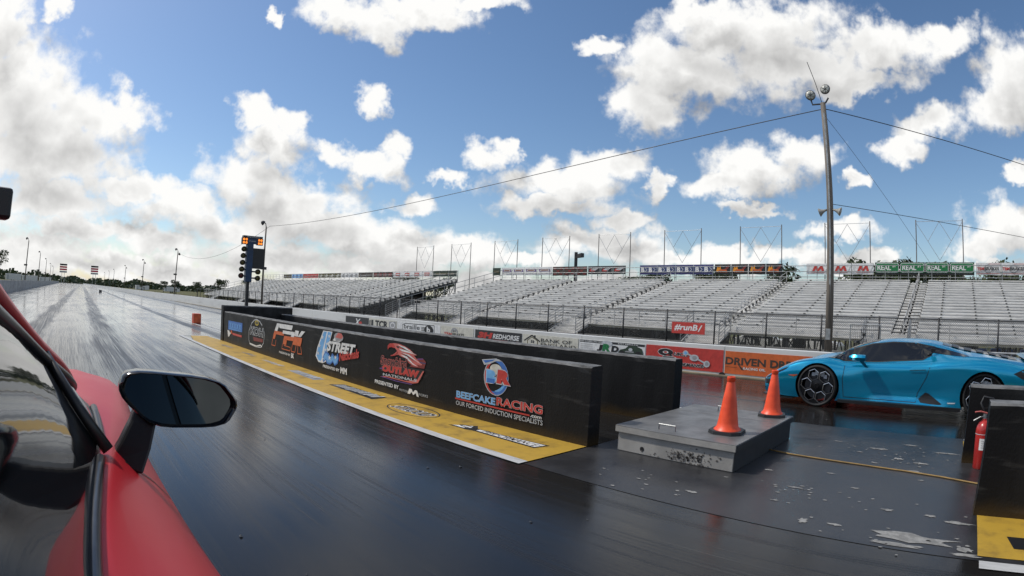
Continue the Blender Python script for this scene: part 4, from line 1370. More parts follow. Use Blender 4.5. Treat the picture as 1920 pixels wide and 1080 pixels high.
RY = [60, 117, 176.5, 242, 316, 364, 420]
for k, yv in enumerate(RY):
    light_pole(20.6 + .016 * yv, yv, 8.6, ('light pole right behind the starting tree' if k == 0 else ORD[k - 1] + ' pole beyond the starting tree in the right-hand row'), .0 if k == 0 else .3, 2 if k in (1, 2, 3) else 1)
for k, yv in enumerate([120, 173.6, 226, 286, 335]):
    light_pole(-9.05, yv, 8.6, 'tallest looking pole of the left-hand row beyond the grey wall' if k == 0 else ORD[k] + ' pole of the left-hand row, counted from the left frame edge', .3)
WIRE = mat('black_cable', (.02, .02, .02), .6)


def cable(name, label, a, b, sag, r=.014, n=28):
    pts = []
    for i in range(n + 1):
        s = i / n
        p = Vector(a).lerp(Vector(b), s)
        p.z -= sag * 4 * s * (1 - s)
        pts.append(p)
    return tag(MB().tube(pts, r, 5).build(name, WIRE, None), label, 'cable', 'overhead cables')


cable('overhead_cable', 'overhead cable swooping from the tall wooden pole to the tree-side light pole', (21.0, 4.75, 9.2), (22.0, 60, 8.7), 1.05, .018)
cable('overhead_cable', 'overhead cable leaving the light pole towards the poles downtrack', (22.0, 60, 8.7), (22.9, 117, 8.3), 2.2, .018)
cable('overhead_cable', 'heavy overhead cable leaving the tall wooden pole to the upper right', (21.0, 4.7, 9.2), (62, -36, 9.5), .75, .018, 40)
cable('overhead_cable', 'lower thin cable passing behind the pole to the right edge', (21.0, 4.7, 5.5), (62, -36, 5.9), .5, .012, 40)
cable('guy_wire', 'thin guy wire slanting down right from the tall wooden pole', (21.0, 4.7, 8.9), (36.2, .2, 2.7), .12, .008)
sp = thing('speaker_pole', 'short dark speaker pole sticking up behind the near stand banners', 'speaker', (37.6, 30.0, 0))
MB().cyl((0, 0, -1.5), (0, 0, 6.05), .14, n=8).build('post', DKSTEEL, sp)
MB().add([(-.1, -.12, 5.55), (-.1, -.12, 5.85), (-.25, -.75, 5.95), (-.25, -.75, 5.6), (.1, -.12, 5.55), (.1, -.12, 5.85), (.15, -.75, 5.95), (.15, -.75, 5.6)],
         [(0, 1, 2, 3), (7, 6, 5, 4), (0, 4, 5, 1), (1, 5, 6, 2), (2, 6, 7, 3), (3, 7, 4, 0)]).build('horn', DKSTEEL, sp)
# ------------------------------------------------------------------ scoreboards far downtrack
SB = mat('scoreboard_black', (.02, .02, .022), .5)
for x, lab in ((-3.3, 'left one of the two far scoreboards with red panels'), (18.8, 'right one of the two far scoreboards with red panels')):
    o = thing('scoreboard', lab, 'scoreboard', (x, 400, 0), group='scoreboards at the finish')
    for s in (-.9, .9):
        MB().box(s - .12, s + .12, -.1, .1, -.1, 7).build('post', STEEL, o)
    for j in range(4):
        z = 6.8 + 1.5 * j
        MB().box(-2.6, 2.6, -.3, .3, z, z + 1.1).build('display_panel', SB if j != 0 else TR, o)
        if j in (1, 2):
            MB().box(-2.4, 2.5, -.33, -.302, z + .1, z + 1.0).build('lit_face', mat('scoreboard_red', (.60, .03, .07), .4), o)

# ================================================================== car bodies
def crom(p0, p1, p2, p3, t):
    return 0.5 * ((2 * p1) + (-p0 + p2) * t + (2 * p0 - 5 * p1 + 4 * p2 - p3) * t * t + (-p0 + 3 * p1 - 3 * p2 + p3) * t ** 3)


def interp_stations(tab, step):
    T = np.array(sorted(tab, key=lambda r: -r[0]), float)
    out = []
    for i in range(len(T) - 1):
        p1, p2 = T[i], T[i + 1]
        p0, p3 = T[max(i - 1, 0)], T[min(i + 2, len(T) - 1)]
        n = max(2, int(round(abs(p1[0] - p2[0]) / step)))
        for k in range(n):
            # limited tangents keep the curves from overshooting
            t = k / n
            h = p2[0] - p1[0]
            m1 = (p2 - p0) / (p2[0] - p0[0] if p2[0] != p0[0] else h) * h
            m2 = (p3 - p1) / (p3[0] - p1[0] if p3[0] != p1[0] else h) * h
            q = (2 * t ** 3 - 3 * t ** 2 + 1) * p1 + (t ** 3 - 2 * t ** 2 + t) * m1 + (-2 * t ** 3 + 3 * t ** 2) * p2 + (t ** 3 - t ** 2) * m2
            q[0] = p1[0] + h * t
            out.append(q)
    out.append(T[-1])
    return out


def section(r, sub=4):
    """half section: list of (half width, z) from bottom centre to top centre"""
    zb = r[1]
    pts = [(0, zb), (r[2] - .06, zb), (r[2], r[3]), (r[4], r[5]), (r[6], r[7]), (r[8], r[9]), (r[10], r[11]), (r[12], r[13]), (r[12] * .62, r[13] + (r[14] - r[13]) * .72), (0, r[14])]
    pts = [np.array(p, float) for p in pts]
    out = [pts[0], pts[1]]
    for a, b in ((2, 6), (6, 7), (7, 9)):
        for i in range(a, b):
            p0 = pts[i - 1] if i > a else pts[i] * 2 - pts[i + 1]
            p3 = pts[i + 2] if i + 2 <= b else pts[i + 1] * 2 - pts[i]
            if b == 9 and i == 8:
                p3 = np.array((-pts[8][0], pts[8][1]))
            for k in range(sub):
                out.append(crom(p0, pts[i], pts[i + 1], p3, k / sub))
    out.append(pts[9])
    return out


def car_shell(tab, paint, black, arches, step=.09):
    sts = interp_stations(tab, step)
    vs, fs = [], []
    ring = None
    for r in sts:
        s = section(r)
        full = [(w, z) for w, z in s] + [(-w, z) for w, z in s[-2:0:-1]]
        ring = len(full)
        vs += [(w, r[0], z) for w, z in full]
    for i in range(len(sts) - 1):
        for k in range(ring):
            fs.append((i * ring + k, i * ring + (k + 1) % ring, (i + 1) * ring + (k + 1) % ring, (i + 1) * ring + k))
    fs += [tuple(range(ring - 1, -1, -1)), tuple((len(sts) - 1) * ring + k for k in range(ring))]
    me = bpy.data.meshes.new('body')
    me.from_pydata(vs, [], fs)
    me.materials.append(paint)
    me.materials.append(black)
    fix_normals(me)
    o = bpy.data.objects.new('body', me)
    COL.objects.link(o)
    cut = MB()
    for (y, z, rad, wi) in arches:
        for s in (-1, 1):
            cut.cyl((s * wi, y, z), (s * 1.4, y, z), rad, n=40)
    cm = cut.mesh('cut', [black])
    fix_normals(cm)
    co = bpy.data.objects.new('cut', cm)
    COL.objects.link(co)
    md = o.modifiers.new('b', 'BOOLEAN')
    md.object, md.operation, md.solver = co, 'DIFFERENCE', 'EXACT'
    try:
        md.material_mode = 'TRANSFER'
    except Exception:
        pass
    dg = bpy.context.evaluated_depsgraph_get()
    m2 = bpy.data.meshes.new_from_object(o.evaluated_get(dg))
    m2.name = 'body'
    o.modifiers.clear()
    o.data = m2
    bpy.data.objects.remove(co)
    m2.polygons.foreach_set('use_smooth', [True] * len(m2.polygons))
    m2.set_sharp_from_angle(angle=RAD(26))
    tree = BVHTree.FromPolygons([v.co.copy() for v in me.vertices], [tuple(p.vertices) for p in me.polygons])
    return o, tree


def skin(tree, pts, ax, lift, side=1, cuts=3, line=None):
    """a panel or a line that follows the shell. ax 'x': pts are (y, z), seen from the side; 'y': (x, z) from front (side=1) or rear; 'z': (x, y) from above"""
    bm = bmesh.new()
    if line:
        n = []
        for (a, b), (c, d) in zip(pts[:-1], pts[1:]):
            L = max(1, int(math.hypot(c - a, d - b) / .05))
            n += [(a + (c - a) * k / L, b + (d - b) * k / L) for k in range(L)]
        n.append(pts[-1])
        prev = None
        for i, p in enumerate(n):
            q0, q1 = n[max(i - 1, 0)], n[min(i + 1, len(n) - 1)]
            dx, dy = q1[0] - q0[0], q1[1] - q0[1]
            L = math.hypot(dx, dy) or 1
            nx, ny = -dy / L * line / 2, dx / L * line / 2
            v = (bm.verts.new((p[0] + nx, p[1] + ny, 0)), bm.verts.new((p[0] - nx, p[1] - ny, 0)))
            if prev:
                bm.faces.new((prev[0], v[0], v[1], prev[1]))
            prev = v
    else:
        vv = [bm.verts.new((a, b, 0)) for a, b in pts]
        bm.faces.new(vv)
        bmesh.ops.triangulate(bm, faces=bm.faces)
        for _ in range(cuts):
            lng = [e for e in bm.edges if e.calc_length() > .07]
            if lng:
                bmesh.ops.subdivide_edges(bm, edges=lng, cuts=1)
                bmesh.ops.triangulate(bm, faces=bm.faces)
    for v in bm.verts:
        a, b = v.co.x, v.co.y
        if ax == 'x':
            o, dr = Vector((side * 3, a, b)), Vector((-side, 0, 0))
        elif ax == 'y':
            o, dr = Vector((a, side * 9, b)), Vector((0, -side, 0))
        else:
            o, dr = Vector((a, b, 4)), Vector((0, 0, -1))
        hit, nrm, _, _ = tree.ray_cast(o, dr)
        if hit is None:
            near = tree.find_nearest(Vector((side * .8, a, b)) if ax == 'x' else (Vector((a, side * 3, b)) if ax == 'y' else Vector((a, b, 1))))
            hit, nrm = near[0], near[1]
        if nrm.dot(dr) > 0:
            nrm = -nrm
        v.co = hit + nrm * lift
    vs = [v.co.copy() for v in bm.verts]
    idx = {v: i for i, v in enumerate(bm.verts)}
    fs = [tuple(idx[v] for v in f.verts) for f in bm.faces]
    bm.free()
    # face outwards
    if fs:
        f = fs[0]
        nn_ = (vs[f[1]] - vs[f[0]]).cross(vs[f[2]] - vs[f[0]])
        outw = {'x': Vector((side, 0, 0)), 'y': Vector((0, side, 0)), 'z': Vector((0, 0, 1))}[ax]
        if nn_.dot(outw) < 0:
            fs = [tuple(reversed(q)) for q in fs]
    m = MB()
    m.add(vs, fs)
    return m


def car_paint(name, col, rough, flake=0.0, coat=0.6, metal=.35):
    m = bpy.data.materials.new(name)
    m.use_nodes = True
    t = m.node_tree
    p = t.nodes['Principled BSDF']
    n = nn(t, 'ShaderNodeTexNoise')
    n.inputs['Scale'].default_value = 900.0
    tcn = nn(t, 'ShaderNodeTexCoord')
    t.links.new(tcn.outputs['Object'], n.inputs['Vector'])
    t.links.new(mixcol(t, math_n(t, 'MULTIPLY', n.outputs['Fac'], flake), col, tuple(min(1, c * 2.2 + .02) for c in col)), p.inputs['Base Color'])
    d = nn(t, 'ShaderNodeTexNoise')
    d.inputs['Scale'].default_value = 3.0
    d.inputs['Detail'].default_value = 5.0
    t.links.new(tcn.outputs['Object'], d.inputs['Vector'])
    t.links.new(math_n(t, 'MULTIPLY_ADD', d.outputs['Fac'], .14, rough - .07), p.inputs['Roughness'])
    p.inputs['Metallic'].default_value = metal
    p.inputs['Coat Weight'].default_value = coat
    p.inputs['Coat Roughness'].default_value = .06
    return m


CBLACK = mat('satin_black_trim', (.012, .012, .013), .42, obj=True)
GBLACK = mat('gloss_black', (.008, .008, .009), .12, obj=True)
TYRE = mat('tyre_rubber', (.018, .018, .018), .75, obj=True, bump=.1)
RIMD = mat('dark_alloy', (.03, .03, .032), .35, metal=.8, obj=True)
RIMS = mat('machined_alloy', (.60, .60, .61), .28, metal=.85, obj=True)
DISC = mat('brake_disc', (.10, .10, .105), .4, metal=.9, obj=True)
CARGLASS = mat('tinted_glass', (.010, .011, .012), .04, spec=.6, var=.0, obj=True)
REDLENS = mat('red_lens', (.35, .01, .01), .2, obj=True)
ORLENS = mat('amber_marker', (.55, .10, .02), .3, obj=True)


def wheel_mesh(name, R_, wd, parent, x, y, side, cells=6, twist=0.0):
    """tyre, rim with hexagonal openings, disc and caliper; axis along x, outer face towards side"""
    root = MB()
    M = Matrix.Translation((x, y, R_)) @ Matrix.Rotation(side * math.pi / 2, 4, 'Y')
    prof = [(R_ * .78, -wd / 2 + .01), (R_ * .94, -wd / 2), (R_ * .99, -wd / 2 + .025), (R_, 0), (R_ * .99, wd / 2 - .025), (R_ * .96, wd / 2 - .004), (R_ * .905, wd / 2 + .003), (R_ * .875, wd / 2 - .006), (R_ * .86, wd / 2 - .03), (R_ * .84, -wd / 2 + .02)]
    ty = root.lathe(prof, 48, M, close=True).build('wheel', TYRE, parent, True)
    rm = MB().lathe([(R_ * .875, wd / 2 - .005), (R_ * .86, wd / 2 - .03), (R_ * .84, -wd / 2 + .03), (R_ * .81, -wd / 2 + .03), (R_ * .83, wd / 2 - .05), (R_ * .845, wd / 2 - .01)], 48, M, close=True)
    zf = wd / 2 - .020
    hx = R_ * .285                        # circumradius of a hexagonal opening
    cd_ = R_ * .560
    for k in range(cells):
        a = 2 * math.pi * k / cells + twist
        c = Vector((cd_ * math.cos(a), cd_ * math.sin(a), zf))
        out, inn = [], []
        for j in range(6):
            b = a + math.pi / 6 + math.pi / 3 * j + .0
            out.append((c.x + hx * 1.02 * math.cos(b), c.y + hx * 1.02 * math.sin(b)))
            inn.append((c.x + hx * .925 * math.cos(b), c.y + hx * .925 * math.sin(b)))
        vs = [M @ Vector((p[0], p[1], zf + .004)) for p in out] + [M @ Vector((p[0], p[1], zf + .006)) for p in inn] + [M @ Vector((p[0], p[1], zf - .05)) for p in out] + [M @ Vector((p[0], p[1], zf - .045)) for p in inn]
        rm.m = 1
        rm.add(vs, [(j, (j + 1) % 6, 6 + (j + 1) % 6, 6 + j) for j in range(6)])
        rm.m = 0
        rm.add(vs, [(6 + j, 6 + (j + 1) % 6, 18 + (j + 1) % 6, 18 + j) for j in range(6)] + [(j, 12 + j, 12 + (j + 1) % 6, (j + 1) % 6) for j in range(6)])
    # web between the cells: inner hub star and outer wedges
    for k in range(cells):
        a0, a1 = 2 * math.pi * k / cells + twist, 2 * math.pi * (k + 1) / cells + twist
        am = (a0 + a1) / 2
        w1 = [(R_ * .86 * math.cos(am + q), R_ * .86 * math.sin(am + q)) for q in (-.27, -.13, 0, .13, .27)]
        tip = [(cd_ * .86 * math.cos(am), cd_ * .86 * math.sin(am))]
        pts = w1 + tip
        rm.add([M @ Vector((p[0], p[1], zf)) for p in pts], [tuple(range(len(pts)))])
    rm.lathe([(R_ * .32, zf - .02), (R_ * .31, zf + .001), (R_ * .14, zf + .012), (R_ * .12, zf + .03), (0.001, zf + .03)], 24, M)
    rm.build('rim', [RIMD, RIMS], ty)
    MB().lathe([(R_ * .10, zf - .075), (R_ * .68, zf - .075), (R_ * .68, zf - .10), (R_ * .10, zf - .10)], 40, M).build('brake_disc', DISC, ty)
    cal = MB()
    for q in range(5):
        a = RAD(-40 + 16 * q)
        c = M @ Vector((R_ * .58 * math.cos(a), R_ * .58 * math.sin(a), zf - .055))
        cal.obox(c, .05, R_ * .17, R_ * .17, Matrix.Rotation(0, 3, 'X'))
    cal.build('caliper', INK['silver'], ty)
    return ty


# ------------------------------------------------------------------ blue sports car
SPORT = [
    (1.0, .19, .42, .20, .45, .24, .46, .30, .44, .345, .34, .355, .16, .36, .36),
    (.96, .15, .66, .16, .70, .23, .71, .31, .68, .365, .52, .385, .24, .39, .39),
    (.88, .13, .75, .14, .80, .23, .81, .33, .78, .41, .60, .44, .28, .445, .445),
    (.76, .12, .80, .13, .845, .24, .86, .37, .835, .475, .65, .515, .31, .515, .515),
    (.58, .11, .845, .12, .88, .26, .90, .43, .875, .565, .72, .61, .36, .585, .575),
    (.35, .11, .88, .12, .92, .28, .94, .48, .905, .655, .76, .70, .40, .66, .645),
    (0, .11, .90, .12, .94, .30, .955, .53, .915, .715, .77, .762, .42, .725, .71),
    (-.2, .11, .90, .12, .925, .30, .935, .52, .885, .71, .76, .768, .52, .775, .785),
    (-.4, .11, .895, .12, .905, .30, .912, .50, .875, .675, .80, .715, .60, .875, .905),
    (-.7, .11, .89, .12, .885, .30, .893, .49, .872, .68, .79, .728, .575, .985, 1.01),
    (-1.0, .11, .90, .12, .872, .28, .885, .48, .88, .685, .785, .742, .555, 1.035, 1.07),
    (-1.35, .11, .915, .12, .872, .27, .893, .47, .897, .695, .785, .768, .545, 1.05, 1.09),
    (-1.7, .11, .935, .13, .89, .28, .915, .50, .925, .715, .79, .80, .535, 1.025, 1.085),
    (-2.0, .12, .95, .13, .925, .32, .95, .55, .957, .75, .82, .845, .53, .985, 1.04),
    (-2.3, .13, .96, .14, .955, .36, .977, .59, .968, .785, .82, .875, .52, .93, .97),
    (-2.65, .13, .96, .14, .962, .37, .988, .60, .962, .80, .80, .882, .48, .905, .92),
    (-3.0, .15, .95, .16, .955, .37, .975, .59, .942, .785, .76, .858, .44, .86, .87),
    (-3.3, .18, .92, .19, .93, .37, .95, .57, .915, .745, .72, .815, .40, .825, .83),
    (-3.5, .22, .88, .23, .90, .38, .91, .55, .88, .71, .70, .79, .38, .805, .81),
    (-3.60, .28, .82, .29, .85, .40, .86, .55, .84, .68, .66, .75, .36, .77, .775)]
BLUE = car_paint('metallic_blue', (.001, .255, .44), .22, flake=.40, coat=.6, metal=.62)
sc_ = thing('sports_car', 'metallic blue low sports car staged in the far lane', 'car', (9.765, 2.13, 0))
body, tree = car_shell(SPORT, BLUE, CBLACK, [(0, .318, .362, .62), (-2.66, .325, .372, .60)], .08)
body.parent = sc_
for s in (-1, 1):
    wnd = [(-.17, .785), (-.40, .735), (-.92, .75), (-1.64, .812), (-1.76, .87), (-1.80, .985), (-1.52, 1.028), (-1.15, 1.03), (-.82, .99), (-.47, .895)]
    trm = [(-.14, .79), (-.40, .722), (-.92, .737), (-1.66, .80), (-1.79, .865), (-1.84, .995), (-1.52, 1.043), (-1.15, 1.045), (-.80, 1.003), (-.46, .905)]
    tr_ = skin(tree, trm, 'x', .003, s).build('window_trim', CBLACK, body)
    skin(tree, wnd, 'x', .006, s).build('side_window', CARGLASS, body, True)
    skin(tree, [(-1.80, .995), (-2.05, .955), (-2.40, .885), (-2.30, .878), (-1.95, .895), (-1.78, .91)], 'x', .004, s).build('quarter_panel', GBLACK, body, True)
    skin(tree, [(-1.64, .245), (-1.745, .345), (-1.80, .33), (-2.02, .195), (-1.96, .175), (-1.68, .195)], 'x', .004, s).build('side_intake', CBLACK, body)
    skin(tree, [(-1.60, .24), (-1.745, .36), (-1.82, .345), (-2.05, .19), (-1.97, .165), (-1.63, .185), (-1.60, .24)], 'x', .006, s, line=.018).build('intake_lip', BLUE, body)
    skin(tree, [(-.43, .71), (-.405, .46), (-.44, .19), (-1.60, .19), (-1.62, .33), (-1.74, .56), (-1.80, .76)], 'x', .002, s, line=.009).build('door_seam', CBLACK, body)
    skin(tree, [(-1.48, .648), (-1.72, .668), (-1.735, .655), (-1.72, .640), (-1.50, .625)], 'x', .009, s).build('door_handle', BLUE, body)
    skin(tree, [(-1.47, .652), (-1.725, .674)], 'x', .003, s, line=.008).build('handle_recess', CBLACK, body)
    skin(tree, [(.50, .462), (.33, .482), (.35, .462), (.40, .445)], 'x', .004, s).build('side_marker', ORLENS, body)
    skin(tree, [(-2.10, .225), (-2.23, .232), (-2.22, .215), (-2.11, .208)], 'x', .004, s).build('badge', INK['silver'], body)
    skin(tree, [(.93, .375), (.70, .50), (.50, .59), (.54, .55), (.72, .455), (.90, .36)], 'x', .004, s).build('headlight', GBLACK, body, True)
    skin(tree, [(.985, .345), (.84, .365), (.74, .30), (.78, .17), (.95, .18)], 'x', .004, s).build('front_intake', CBLACK, body)
    skin(tree, [(.985, .265), (.86, .285), (.80, .24), (.84, .145), (.95, .16)], 'x', .007, s).build('bumper_blade', BLUE, body)
    skin(tree, [(-3.10, .68), (-3.40, .80), (-3.52, .72), (-3.50, .60), (-3.25, .61)], 'x', .004, s).build('rear_vent', CBLACK, body)
    skin(tree, [(-3.32, .70), (-3.56, .72), (-3.56, .67), (-3.36, .66)], 'x', .008, s).build('tail_light', REDLENS, body)
    MB().add([(s * a, y, z) for (a, y, z) in ((.86, -.36, .10), (.955, -.36, .105), (.955, -.36, .15), (.88, -.36, .16), (.88, -2.32, .10), (.985, -2.32, .105), (.985, -2.32, .16), (.92, -2.32, .17))],
             [(0, 1, 5, 4), (1, 2, 6, 5), (2, 3, 7, 6), (0, 3, 2, 1), (4, 5, 6, 7), (0, 4, 7, 3)]).build('side_skirt', CBLACK, body)
    # painted lip above the skirt
    skin(tree, [(-.38, .155), (-1.1, .172), (-2.3, .172)], 'x', .010, s, line=.02).build('skirt_lip', BLUE, body)
    mi = MB()
    sec = [(-.52, .045, .03), (-.58, .085, .055), (-.68, .10, .062), (-.76, .10, .060), (-.785, .09, .052)]
    vs = []
    for (yy, hw, hh) in sec:
        for (a, b) in ((-1, -.1), (-.75, .7), (0, 1), (.75, .85), (1, .1), (.7, -.8), (0, -1), (-.7, -.75)):
            vs.append((s * (1.045 + a * hw), yy, .805 + b * hh * .85))
    fs = [(i * 8 + k, i * 8 + (k + 1) % 8, (i + 1) * 8 + (k + 1) % 8, (i + 1) * 8 + k) for i in range(4) for k in range(8)] + [tuple(range(8)), tuple(range(39, 31, -1))]
    mi.add(vs, fs)
    mo = mi.build('door_mirror', BLUE, body, True, angle=40)
    fix_normals(mo.data)
    MB().add([(s * a, y, z) for (a, y, z) in ((.985, -.66, .775), (.985, -.72, .775), (.86, -.80, .66), (.86, -.76, .66), (1.01, -.66, .765), (1.01, -.72, .765), (.89, -.81, .655), (.89, -.75, .655))],
             [(0, 1, 2, 3), (7, 6, 5, 4), (0, 4, 5, 1), (1, 5, 6, 2), (2, 6, 7, 3), (3, 7, 4, 0)]).build('mirror_stalk', BLUE, mo)
for yy, R_, wd in ((0, .325, .25), (-2.66, .335, .30)):
    for s in (-1, 1):
        wheel_mesh('wheel', R_, wd, sc_, s * (.945 - wd / 2), yy, s, 6, RAD(22) if yy == 0 else RAD(50))
MB().prism([(-.9, .55), (-.80, .86), (-.6, 1.01), (.6, 1.01), (.80, .86), (.9, .55), (.9, .40), (-.9, .40)], lambda a, b: (a, b, .085), lambda a, b: (a, b, .105)).build('front_splitter', CBLACK, body)
skin(tree, [(-.5, .80), (-.42, -.06), (.42, -.06), (.5, .80)], 'z', .0015, 1).build('hood_panel', BLUE, body, True)
wsh = [(-.60, -.30), (-.50, -.16), (0, -.12), (.50, -.16), (.60, -.30), (.52, -.72), (.42, -.90), (-.42, -.90), (-.52, -.72)]
skin(tree, wsh, 'z', .005, 1).build('windscreen', CARGLASS, body, True)
skin(tree, [(-.40, -1.95), (.40, -1.95), (.44, -3.2), (-.44, -3.2)], 'z', .005, 1).build('engine_cover', GBLACK, body)
for k in range(5):
    y0 = -2.1 - .21 * k
    skin(tree, [(-.40, y0), (.40, y0), (.40, y0 - .12), (-.40, y0 - .12)], 'z', .014, 1).build('louvre', CBLACK, body)
skin(tree, [(-.74, .62), (.74, .62), (.80, .35), (-.80, .35)], 'y', .006, -1).build('rear_fascia', CBLACK, body)
for s in (-.2, .2):
    MB().cyl((s, -3.56, .42), (s, -3.72, .42), .06, n=16).build('exhaust', RIMD, body)
wg = MB().add([(x, y, z) for x in (-.86, .86) for y, z in ((-3.32, .86), (-3.40, .89), (-3.62, .90), (-3.63, .885), (-3.42, .865))], [(0, 1, 6, 5), (1, 2, 7, 6), (2, 3, 8, 7), (3, 4, 9, 8), (4, 0, 5, 9), (4, 3, 2, 1, 0), (5, 6, 7, 8, 9)])
wgo = wg.build('rear_wing', BLUE, body)
for s in (-.5, .5):
    MB().box(s - .015, s + .015, -3.52, -3.38, .76, .875).build('wing_strut', CBLACK, wgo)


def action_camera(label, loc, rz, arm, flip=1):
    """small boxy camera on a jointed arm; arm points are relative to the camera"""
    o = thing('action_camera', label, 'camera', loc, rz, 'action cameras fixed to the cars')
    c = MB().box(-.035, .035, -.014, .018, -.025, .025).build('camera_body', CBLACK, o, bevel=.006)
    MB().cyl((.015, .018, .006), (.015, .028, .006), .012, n=14).build('lens', GBLACK, c)
    MB().tube(arm, .011, 8).build('mount_arm', CBLACK, o, True)
    p = Vector(arm[-1])
    MB().lathe([(.045, 0), (.043, .010), (.02, .022), (.012, .03)], 18, Matrix.Translation(p)).build('suction_cup', CBLACK, o, True)
    return o


action_camera('small black action camera on an arm above the blue roof front', (9.22, 1.48, 1.135), RAD(160), [(0, 0, -.022), (0, .0, -.05), (.02, -.04, -.085), (.03, -.10, -.11), (.03, -.12, -.135)])
action_camera('black action camera mount on the rear side glass of the blue car', (9.02, .32, .955), RAD(-80), [(0, 0, -.022), (0, .0, -.04), (-.03, .03, -.06), (-.05, .07, -.075)])

# ------------------------------------------------------------------ red SUV that carries the camera
SUV = [
    (3.45, .36, .50, .38, .56, .50, .58, .68, .52, .80, .38, .84, .18, .85, .86),
    (3.25, .29, .80, .31, .86, .50, .88, .70, .84, .86, .64, .925, .32, .95, .95),
    (2.95, .26, .94, .28, 1.00, .50, 1.02, .72, .97, .915, .78, .985, .38, 1.0, 1.0),
    (2.55, .26, .97, .28, 1.025, .52, 1.04, .76, .985, .955, .84, 1.01, .44, 1.03, 1.035),
    (2.15, .26, .97, .28, 1.0, .50, 1.025, .76, .965, .96, .855, 1.012, .50, 1.05, 1.06),
    (1.93, .26, .97, .28, .995, .50, 1.025, .77, .945, .965, .825, 1.018, .72, 1.072, 1.10),
    (1.70, .26, .97, .28, .99, .50, 1.03, .78, .905, .968, .825, 1.008, .728, 1.142, 1.20),
    (1.50, .26, .97, .28, .99, .50, 1.035, .78, .882, .966, .82, 1.0, .662, 1.232, 1.31),
    (1.30, .26, .97, .28, .99, .50, 1.035, .78, .862, .962, .80, .994, .60, 1.325, 1.41),
    (1.00, .26, .97, .28, .99, .50, 1.035, .78, .828, .955, .765, .986, .575, 1.40, 1.48),
    (.70, .26, .97, .28, .99, .50, 1.03, .78, .80, .95, .738, .981, .56, 1.465, 1.545),
    (.30, .26, .97, .28, .99, .50, 1.03, .78, .785, .95, .722, .98, .552, 1.525, 1.60),
    (-.2, .26, .97, .28, 1.0, .52, 1.04, .79, .785, .955, .715, .985, .545, 1.54, 1.61),
    (-.7, .28, .97, .30, 1.01, .55, 1.045, .81, .80, .975, .71, 1.0, .535, 1.50, 1.58),
    (-1.2, .32, .95, .34, 1.0, .58, 1.03, .82, .82, .99, .70, 1.03, .50, 1.42, 1.51),
    (-1.5, .38, .90, .40, .96, .60, .98, .82, .80, .99, .68, 1.04, .46, 1.26, 1.35),
    (-1.65, .45, .80, .47, .86, .62, .88, .80, .74, .92, .60, .97, .42, 1.03, 1.06)]
RED = car_paint('satin_red_wrap', (.43, .012, .019), .44, flake=.2, coat=.05, metal=.15)
CX = -.74
su = thing('sport_utility_vehicle', 'satin red car in the foreground that the view looks along', 'car', (CX, 0, 0))
sbody, stree = car_shell(SUV, RED, CBLACK, [(2.55, .40, .43, .66), (-.55, .40, .43, .66)], .07)
sbody.parent = su
SEAL = mat('window_seal_rubber', (.015, .015, .016), .38, obj=True)
TRIM = mat('belt_trim', (.07, .07, .075), .3, metal=.6, obj=True)
SGLASS = mat('side_glass', (.008, .009, .010), .02, spec=.6, var=0, obj=True, coat=.3)


def rail_pts(j, lo, hi, n=24, t=0.0):
    """points (half width, y, z) between belt (j=0) and roof rail (j=1) of the SUV, t blends"""
    sts = [r for r in interp_stations(SUV, .07) if lo - 1e-6 <= r[0] <= hi + 1e-6]
    return [(r[10] + (r[12] - r[10]) * j, r[0], r[11] + (r[13] - r[11]) * j) for r in sts]


def strip3d(pa, pb, lift, s):
    """ribbon between two 3-D curves on the SUV side, lifted outwards"""
    m = MB()
    k = Vector((.80, 0, .60)) * lift
    va = [(s * (p[0] + k.x), p[1], p[2] + k.z) for p in pa]
    vb = [(s * (p[0] + k.x), p[1], p[2] + k.z) for p in pb]
    n = min(len(va), len(vb))
    fs = [(i, i + 1, n + i + 1, n + i) for i in range(n - 1)]
    if s > 0:
        fs = [tuple(reversed(f)) for f in fs]
    m.add(va[:n] + vb[:n], fs)
    return m


